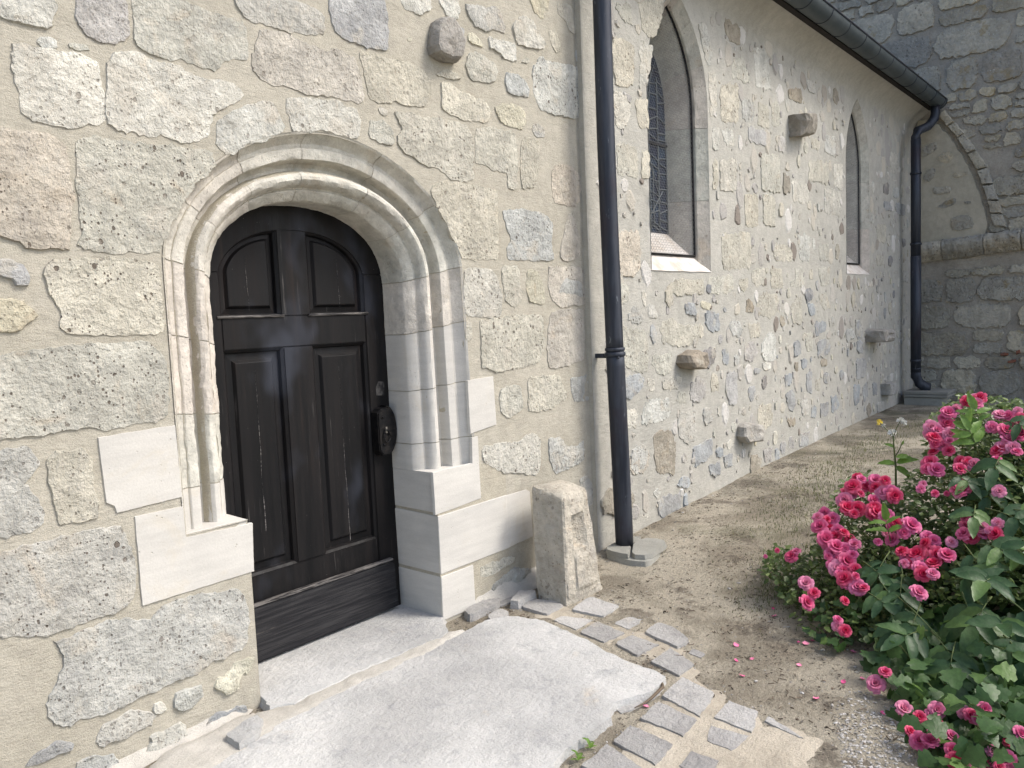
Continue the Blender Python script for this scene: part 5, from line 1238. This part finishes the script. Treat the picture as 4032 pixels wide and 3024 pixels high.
def leaf_mesh(kind, mat, seed=0):
    q = random.Random(seed); V = []; Fc = []
    if kind == 'elder':                                        # pointed, toothed, folded along the midrib
        n = 9
        for i in range(n):
            f_ = i/(n-1); w_ = .25*math.sin(math.pi*min(1, f_*.92+.06))**.75*(1-.35*f_) if 0 < i < n-1 else .004
            w_ *= 1+(.06 if i % 2 else -.05); z = -.22*f_*f_*q.uniform(.8, 1.2)
            V += [(f_, -w_, z+.09*w_/.3+.02*q.uniform(-1, 1)), (f_, 0, z-.015), (f_, w_, z+.09*w_/.3+.02*q.uniform(-1, 1))]
        for i in range(n-1):
            b = i*3; Fc += [(b, b+1, b+4, b+3)[::-1], (b+1, b+2, b+5, b+4)[::-1]]
    else:                                                      # lobed leaf
        P = [(0, 0), (-.05, .28), (.10, .50), (.28, .40), (.38, .62), (.58, .46), (.66, .30), (.84, .24), (1.0, 0)]
        out = P + [(x, -y) for x, y in P[-2:0:-1]]
        V = [(x, y, .10*abs(y)-.25*x*x+.03*q.uniform(-1, 1)) for x, y in out] + [(.42, 0, -.05)]
        n = len(out); Fc = [(i, n, (i+1) % n) for i in range(n)]
    me = mesh('leaf', V, Fc); me.polygons.foreach_set('use_smooth', [True]*len(Fc)); me.materials.append(mat); return me
EL = [leaf_mesh('elder', M['elder'], s) for s in range(3)]; EY = [leaf_mesh('elder', M['young'], s) for s in range(2)]; IV = [leaf_mesh('ivy', M['ivy'], s) for s in range(4)]
def hullX(py): return 2.95+(3024-py)/1464*1.95
pr_ = random.Random(99)
def put(name, me, loc, x_axis, up, size, parent):
    x = Vector(x_axis).normalized(); z = (Vector(up)-x*Vector(up).dot(x)).normalized(); y = z.cross(x)
    o = bpy.data.objects.new(name, me); col.objects.link(o); o.parent = parent; o.matrix_parent_inverse = Matrix.Translation(parent.location).inverted()
    m = Matrix(((x.x, y.x, z.x, loc[0]), (x.y, y.y, z.y, loc[1]), (x.z, y.z, z.z, loc[2]), (0, 0, 0, 1))) @ Matrix.Diagonal((size, size, size, 1)); o.matrix_basis = m
    return o
def sample(P, deep):
    xs = [p[0] for p in P]; ys = [p[1] for p in P]
    while True:
        x, y = pr_.uniform(min(xs), max(xs)), pr_.uniform(min(ys), max(ys))
        if inpoly(x, y, P):
            q = onX(x, y, hullX(y))
            if q.z < gz(q.x)+.02: q = onZ(x, y, gz(q.x)+.02+.04*pr_.random())
            q = q + (q-CAM).normalized()*deep
            if q.z < gz(q.x)+.02: q.z = gz(q.x)+.02+pr_.random()*(.03+.3*deep)
            return q, x, y
TOCAM = lambda q: (CAM-q).normalized()
# ---------------------------------------------------------------- rose bush
rb = tag(empty('rose_bush', (4.2, -1.9, 0)), 'rambling rose bush covered in pink and red double blooms', 'rose bush')
BL = [(1730,170,40),(1790,150,40),(1840,140,35),(1810,190,45),(1860,160,25),(1640,240,35),(1570,270,40),(1670,230,25),(1530,310,35),(1560,360,50),(1430,390,40),(1480,420,50),(1410,440,35),(1450,480,40),(1540,460,45),(1590,450,40),(1460,530,30),(1530,550,45),(1580,590,35),(1450,600,35),(1580,510,30),
 (2010,290,50),(2080,300,40),(1940,390,40),(2060,420,55),(2130,380,40),(2190,450,50),(2080,490,40),(2040,560,50),(2120,560,50),(1990,590,45),(2150,600,40),(2160,250,30),(2190,330,40),(1980,660,25),(1420,690,45),(1400,740,40),(1470,750,50),(1680,680,45),(1740,690,35),(1670,740,40),(1790,710,40),(1360,870,28),(1340,910,25),(1690,860,35),(1680,920,50),(1660,950,35),(1460,950,25),(1560,950,20),(2000,930,40),
 (800,810,30),(840,830,30),(770,890,50),(870,890,40),(720,950,35),(700,1005,45),(830,950,25),(770,960,25),(720,1070,45),(810,1080,45),(960,840,45),(1040,840,35),(960,900,40),(1020,940,40),(1090,940,50),(1120,970,40),(945,1010,35),(950,1070,50),(970,1110,50),(1050,1140,45),(920,1130,30),(780,1120,30),
 (530,1110,35),(470,1150,40),(490,1230,45),(600,1160,40),(550,1170,25),(570,1240,40),(640,1260,40),(540,1330,45),(620,1310,40),(690,1280,40),(570,1370,45),(630,1400,45),(700,1420,45),(780,1380,45),(580,1460,40),(650,1490,45),(720,1520,45),(600,1550,45),(640,1580,45),(690,1600,45),(790,1590,35),(760,1470,35),(800,1640,30),(560,1480,25),(740,1340,40),
 (1130,1200,35),(1100,1230,35),(1260,1220,50),(1195,1280,40),(1050,1290,35),(1100,1340,40),(1400,1320,45),(1450,1350,35),(1380,1370,40),(1340,1430,35),(1310,1470,55),(1230,1480,45),(1180,1440,45),(1480,1460,45),(1560,1470,45),(1450,1540,55),(1310,1530,45),(1240,1540,40),(1340,1590,50),(1380,1620,45),(1440,1630,40),(1200,1540,30),(1400,1410,30),(980,1360,25),
 (1740,1220,45),(1700,1290,40),(1760,1310,45),(1860,1240,40),(1870,1300,35),(1970,1290,40),(1990,1200,40),(1920,1260,30),(1600,1360,30),(1720,1160,25),(290,1440,30),(250,1480,40),(130,1430,15),(30,1480,12),(240,1500,25)]
BR = [(700,60,50),(720,110,45),(810,130,50),(790,40,30),(860,140,30),(650,20,30),(370,100,45),(440,185,35),(380,260,40),(700,250,30),(640,410,30),(640,460,40),(705,500,40),(1320,180,45),(1360,20,45),(1440,20,40),(1040,850,40),(960,950,50),(1200,1160,60),(1330,1230,45),(1430,1210,35),(1480,1170,50),(1710,1190,40),(1770,1220,45),(1830,1250,40),(1470,1290,45),(1470,1350,50),(1330,1430,55),(1420,1430,45),(1530,1420,55),(1600,1390,45),(1650,1430,35),(1880,1160,45),(1610,1510,45),(1630,1600,60),(1950,1520,40),(1900,1590,40),(2070,1590,50),(2090,1440,45),(2180,1370,40),(1710,1640,40),(1800,1645,30),(2000,1650,40),(1250,1350,30)]
for c, L in (('q', BL), ('r', BR)):
    for x, y, r in L:
        X, Y = px(c, x, y); q = onX(X, Y, hullX(Y)-.03); 
        if q.z < gz(q.x)+.03: q = onZ(X, Y, gz(hullX(Y))+.035)
        dep = (q-CAM).dot(_f); size = r/2.1434/FPX*dep*1.36*pr_.uniform(.8, 1.15)
        up = (TOCAM(q)*.75+Vector((pr_.uniform(-.5, .5), pr_.uniform(-.5, .5), .45+pr_.uniform(-.3, .4)))).normalized()
        put('bloom', pr_.choice(ROSES), q+TOCAM(q)*(pr_.uniform(-.02, .04)+(.06 if c == 'r' else 0)), up.orthogonal(), up, size, rb)
RBP = [(2995,2250),(3030,2170),(3100,2160),(3190,2190),(3215,2080),(3250,2010),(3330,1890),(3420,1860),(3480,1960),(3560,1900),(3640,1820),(3650,1660),(3700,1610),(3780,1555),(3880,1560),(4000,1570),(4100,1600),(4500,1650),(4500,2350),(3600,2400),(3500,2560),(3330,2520),(3240,2480),(3150,2450),(3080,2350)]
def small_leaves(n, P, size, deep):
    V = []; Fc = []
    for i in range(n):
        q, x, y = sample(P, deep*pr_.random()**.8); a = Vector((pr_.uniform(-1, 1), pr_.uniform(-1, 1), pr_.uniform(-.5, .7))).normalized(); up = (TOCAM(q)*.4+Vector((pr_.uniform(-.6, .6), pr_.uniform(-.6, .6), .8))).normalized(); b = up.cross(a).normalized(); up = a.cross(b)
        l = size*pr_.uniform(.6, 1.4); w_ = l*.33; s = len(V)
        V += [q, q+a*l*.35+b*w_+up*l*.06, q+a*l*.8+b*w_*.6, q+a*l-up*l*.1, q+a*l*.8-b*w_*.6, q+a*l*.35-b*w_+up*l*.06, q+a*l*.5-up*l*.03]
        Fc += [(s, s+6, s+1), (s+1, s+6, s+2), (s+2, s+6, s+3), (s+3, s+6, s+4), (s+4, s+6, s+5), (s+5, s+6, s)]
    return V, Fc
fo_ = link('foliage', mesh('foliage', *small_leaves(15000, RBP, .033, .55)), M['roseleaf'], rb); fo_['kind'] = 'stuff'
st_ = []
for i in range(90):
    q, x, y = sample(RBP, .25*pr_.random()); b = Vector((q.x+pr_.uniform(-.1, .5), q.y+pr_.uniform(-.3, .2), gz(q.x)-.02)); mid = b.lerp(q, .6)+Vector((pr_.uniform(-.1, .1), pr_.uniform(-.1, .1), .15*q.z))
    st_.append(tube([b, b.lerp(mid, .5)+Vector((0, 0, .03)), mid, q], [.006, .005, .004, .002], 5))
for _m in st_: link('stem', mesh('stem', *_m), M['stem'], rb)
# ---------------------------------------------------------------- elder shrub with big toothed leaflets
es = tag(empty('elder_shrub', (3.9, -2.3, 0)), 'leafy shrub with large dark compound leaves growing through the roses', 'shrub')
EP = [(3340,2380),(3380,2260),(3440,2170),(3540,2230),(3640,2330),(3740,2080),(3770,1900),(3830,1720),(3900,1660),(4500,1600),(4500,2850),(3900,2700),(3680,2640),(3500,2580),(3400,2500)]
STM = []; nleaf = 0; V0 = []
def compound(q, out, up, L, young, count=5):
    global nleaf
    out = out.normalized(); side = up.cross(out).normalized(); tip = q+out*L
    STM.append(tube([q-out*L*.35-up*L*.1, q, q+out*L*.5+up*L*.05, tip], [.004, .003, .002, .0012], 5))
    for k in range(count):
        if k == count-1: base, d = tip, out-up*.25
        else: f_ = .35+.45*(k//2)/max(1, (count-2)//2); base = q+out*L*f_+up*L*.04; d = out*.55+side*(1 if k % 2 else -1)*.9-up*.22
        d = d+Vector((pr_.uniform(-.15, .15), pr_.uniform(-.15, .15), pr_.uniform(-.15, .15)))
        put('leaf', pr_.choice(EY if young else EL), base, d, up+Vector((pr_.uniform(-.25, .25), pr_.uniform(-.25, .25), 0)), L*pr_.uniform(.78, 1.05), es); nleaf += 1
# the most visible sprays
for c, x, y, L, yg in (('q',1080,1330,.10,1),('q',1050,1480,.13,0),('q',880,1540,.12,0),('q',1180,1590,.12,0),('q',1850,400,.10,1),('q',1820,580,.11,1),('q',2040,330,.12,0),('q',2010,640,.13,0),('q',1700,520,.09,1),('q',1760,780,.12,0),('q',1960,790,.13,0),('q',1800,1060,.13,0),('q',1700,1130,.13,0),('q',1960,1090,.13,0),('q',2120,880,.14,0),('q',1880,1380,.13,0),('q',2060,1340,.12,0),('q',1740,1420,.13,0),('q',2100,1080,.13,0),('q',1640,800,.10,0),
                      ('r',1060,280,.13,0),('r',980,60,.12,0),('r',1180,60,.12,0),('r',1220,690,.14,0),('r',1480,560,.14,0),('r',1100,380,.12,0),('r',1320,320,.12,0),('r',1700,200,.16,0),('r',1900,260,.16,0),('r',1860,600,.15,0),('r',2100,600,.15,0),('r',1950,60,.15,0),('r',1640,60,.14,0),('r',2120,260,.15,0),('r',1620,640,.13,0),('r',900,180,.12,0),('r',1350,500,.13,0),('r',2000,420,.14,0)):
    X, Y = px(c, x, y); q = onX(X, Y, hullX(Y)-.05); dep = (q-CAM).length
    out = (Vector((-.35, -.35, -.1))+Vector((pr_.uniform(-.6, .3), pr_.uniform(-.5, .5), pr_.uniform(-.5, .3)))) if not yg else Vector((pr_.uniform(-.4, .2), pr_.uniform(-.3, .3), .8))
    up = (TOCAM(q)*.7+Vector((0, 0, .7))+Vector((pr_.uniform(-.3, .3), pr_.uniform(-.3, .3), 0))).normalized()
    compound(q, out, up, L*(1.0 if dep < 5 else 1.2), yg, 5)
while nleaf < 300:
    q, x, y = sample(EP, .10+.35*pr_.random())
    compound(q, Vector((pr_.uniform(-1, .4), pr_.uniform(-.8, .8), pr_.uniform(-.6, .3))), (TOCAM(q)*.6+Vector((pr_.uniform(-.4, .4), pr_.uniform(-.4, .4), .7))).normalized(), pr_.uniform(.10, .15), pr_.random() < .05)
def mass(meshes, n, P, d0, d1, s0, s1):
    V = []; Fc = []; src = [([v.co.copy() for v in m.vertices], [tuple(p.vertices) for p in m.polygons]) for m in meshes]
    for i in range(n):
        q, x, y = sample(P, d0+(d1-d0)*pr_.random()); vv, ff = pr_.choice(src); a = Vector((pr_.uniform(-1, .6), pr_.uniform(-1, 1), pr_.uniform(-.7, .4))).normalized(); up = (TOCAM(q)*.5+Vector((pr_.uniform(-.5, .5), pr_.uniform(-.5, .5), .7))); z = (up-a*up.dot(a)).normalized(); b = z.cross(a); s_ = pr_.uniform(s0, s1); k = len(V)
        V += [q+(a*v.x+b*v.y+z*v.z)*s_ for v in vv]; Fc += [tuple(j+k for j in f) for f in ff]
    return V, Fc
m_ = link('inner_leaves', mesh('inner', *mass(EL, 1500, EP, .18, .9, .08, .13)), M['elder'], es); m_['kind'] = 'stuff'
for i in range(26):
    q, x, y = sample(EP, .25+.2*pr_.random()); b = Vector((q.x+pr_.uniform(0, .3), q.y+pr_.uniform(-.2, .2), gz(q.x)-.03)); STM.append(tube([b, b.lerp(q, .5)+Vector((.03, .02, .05)), q], [.009, .007, .004], 6))
for _m in STM: link('stem', mesh('stem', *_m), M['stem'], es)
# ---------------------------------------------------------------- trailing ivy at the lower right
iv = tag(empty('trailing_ivy', (3.1, -2.4, 0)), 'trailing plant with lobed green leaves at the foot of the roses', 'ivy')
IP = [(3400,2560),(3520,2500),(3700,2580),(3900,2640),(4500,2700),(4500,3400),(3800,3400),(3700,3060),(3580,2990),(3540,2900),(3500,2800),(3430,2650)]
for i in range(300):
    q, x, y = sample(IP, .14*pr_.random()); a = Vector((pr_.uniform(-1, .5), pr_.uniform(-1, .6), pr_.uniform(-.7, .3)))
    put('leaf', pr_.choice(IV), q, a, TOCAM(q)*.6+Vector((pr_.uniform(-.4, .4), pr_.uniform(-.4, .4), .8)), pr_.uniform(.05, .095), iv)
m_ = link('inner_leaves', mesh('inner', *mass(IV, 900, IP, .1, .7, .05, .085)), M['ivy'], iv); m_['kind'] = 'stuff'
IL = [(3130,2470),(3180,2330),(3250,2300),(3330,2330),(3420,2420),(3420,2530),(3300,2540),(3200,2520)]
for i in range(46):
    q, x, y = sample(IL, .1*pr_.random()); put('leaf', pr_.choice(IV), q, Vector((pr_.uniform(-1, .5), pr_.uniform(-1, .6), pr_.uniform(-.6, .4))), TOCAM(q)*.6+Vector((0, 0, .8)), pr_.uniform(.035, .06), iv)
sv = []
for a, b in (((1100, 170), (1510, 570)), ((1330, 900), (1500, 1050)), ((1380, 1190), (1540, 1060)), ((1700, 1230), (2000, 1480)), ((1820, 1320), (1900, 1560)), ((2010, 1200), (2160, 1330))):
    pa, pb = px('r', *a), px('r', *b); qa, qb = onX(pa[0], pa[1], hullX(pa[1])-.05), onX(pb[0], pb[1], hullX(pb[1])-.05); sv.append(tube([qa, qa.lerp(qb, .5)+Vector((-.01, 0, .015)), qb], .0024, 5))
for _m in sv: link('stem', mesh('stem', *_m), M['stem'], iv)
# ---------------------------------------------------------------- sow thistle behind the roses
sw = tag(empty('sow_thistle', (5.0, -1.35, .0)), 'tall sow thistle weed with one yellow flower and white seed heads above the roses', 'weed')
XS = 5.0
def SP(x, y): X, Y = px('q', x, y); return onX(X, Y, XS)
base = SP(1130, 720); foot = Vector((base.x, base.y, gz(base.x)-.02))
pts = [foot, base, SP(1118, 600), SP(1110, 490), SP(1100, 440)]
for _m in ([tube(pts, [.007, .006, .005, .004, .003], 6), tube([SP(1115, 480), SP(1060, 420), SP(1000, 360)], .0025, 5), tube([SP(1112, 470), SP(1135, 400), SP(1165, 345)], .0025, 5), tube([SP(1125, 640), SP(1160, 580), SP(1182, 530)], .003, 5)]): link('stem', mesh('stem', *_m), M['stem'], sw)
t = NT('yellow_flower', .6, .2); M['yellow'] = t.out((.75, .60, .08)); t = NT('white_seed_head', .8, .1); M['fluff'] = t.out((.62, .62, .58))
def puff(p, r, mat, name, n=46):
    V = []; Fc = []
    for i in range(n):
        d = Vector((pr_.gauss(0, 1), pr_.gauss(0, 1), pr_.gauss(.4, 1))).normalized(); b = d.orthogonal().normalized(); s = len(V); V += [p, p+d*r+b*r*.16, p+d*r-b*r*.16]; Fc.append((s, s+1, s+2))
    link(name, mesh(name, V, Fc), M[mat], sw, smooth=False)
puff(SP(990, 350), .020, 'yellow', 'flower'); puff(SP(1100, 440), .026, 'fluff', 'seed_head'); puff(SP(1172, 340), .024, 'fluff', 'seed_head'); puff(SP(1200, 352), .018, 'fluff', 'seed_head'); puff(SP(1030, 378), .014, 'fluff', 'seed_head')
for x, y, L, a in ((1130, 700, .10, Vector((-.2, .7, .1))), (1130, 640, .09, Vector((.2, -.9, .1))), (1118, 560, .06, Vector((-.1, .8, .4))), (1135, 690, .12, Vector((0, -.9, .35))), (1128, 720, .11, Vector((-.2, -.8, -.4))), (1182, 540, .03, Vector((0, -.3, .9)))):
    put('leaf', EY[0], SP(x, y), a, Vector((-.6, -.3, .8)), L, sw)
# little seedling in the gap beside the slab
sd = tag(empty('seedling', (2.2, -1.4, -.04)), 'tiny green seedling in the gap at the slab edge', 'seedling')
for x, y in ((690, 1470), (590, 1570)):
    q2 = FGz(-.02).px('m', x, y); q = Vector((q2[0], q2[1], -.03))
    for k in range(7): a = k*.9; put('leaf', EY[k % 2], q+Vector((0, 0, .012*(k % 3))), Vector((math.cos(a), math.sin(a), .6)), Vector((0, 0, 1)), pr_.uniform(.02, .034), sd)
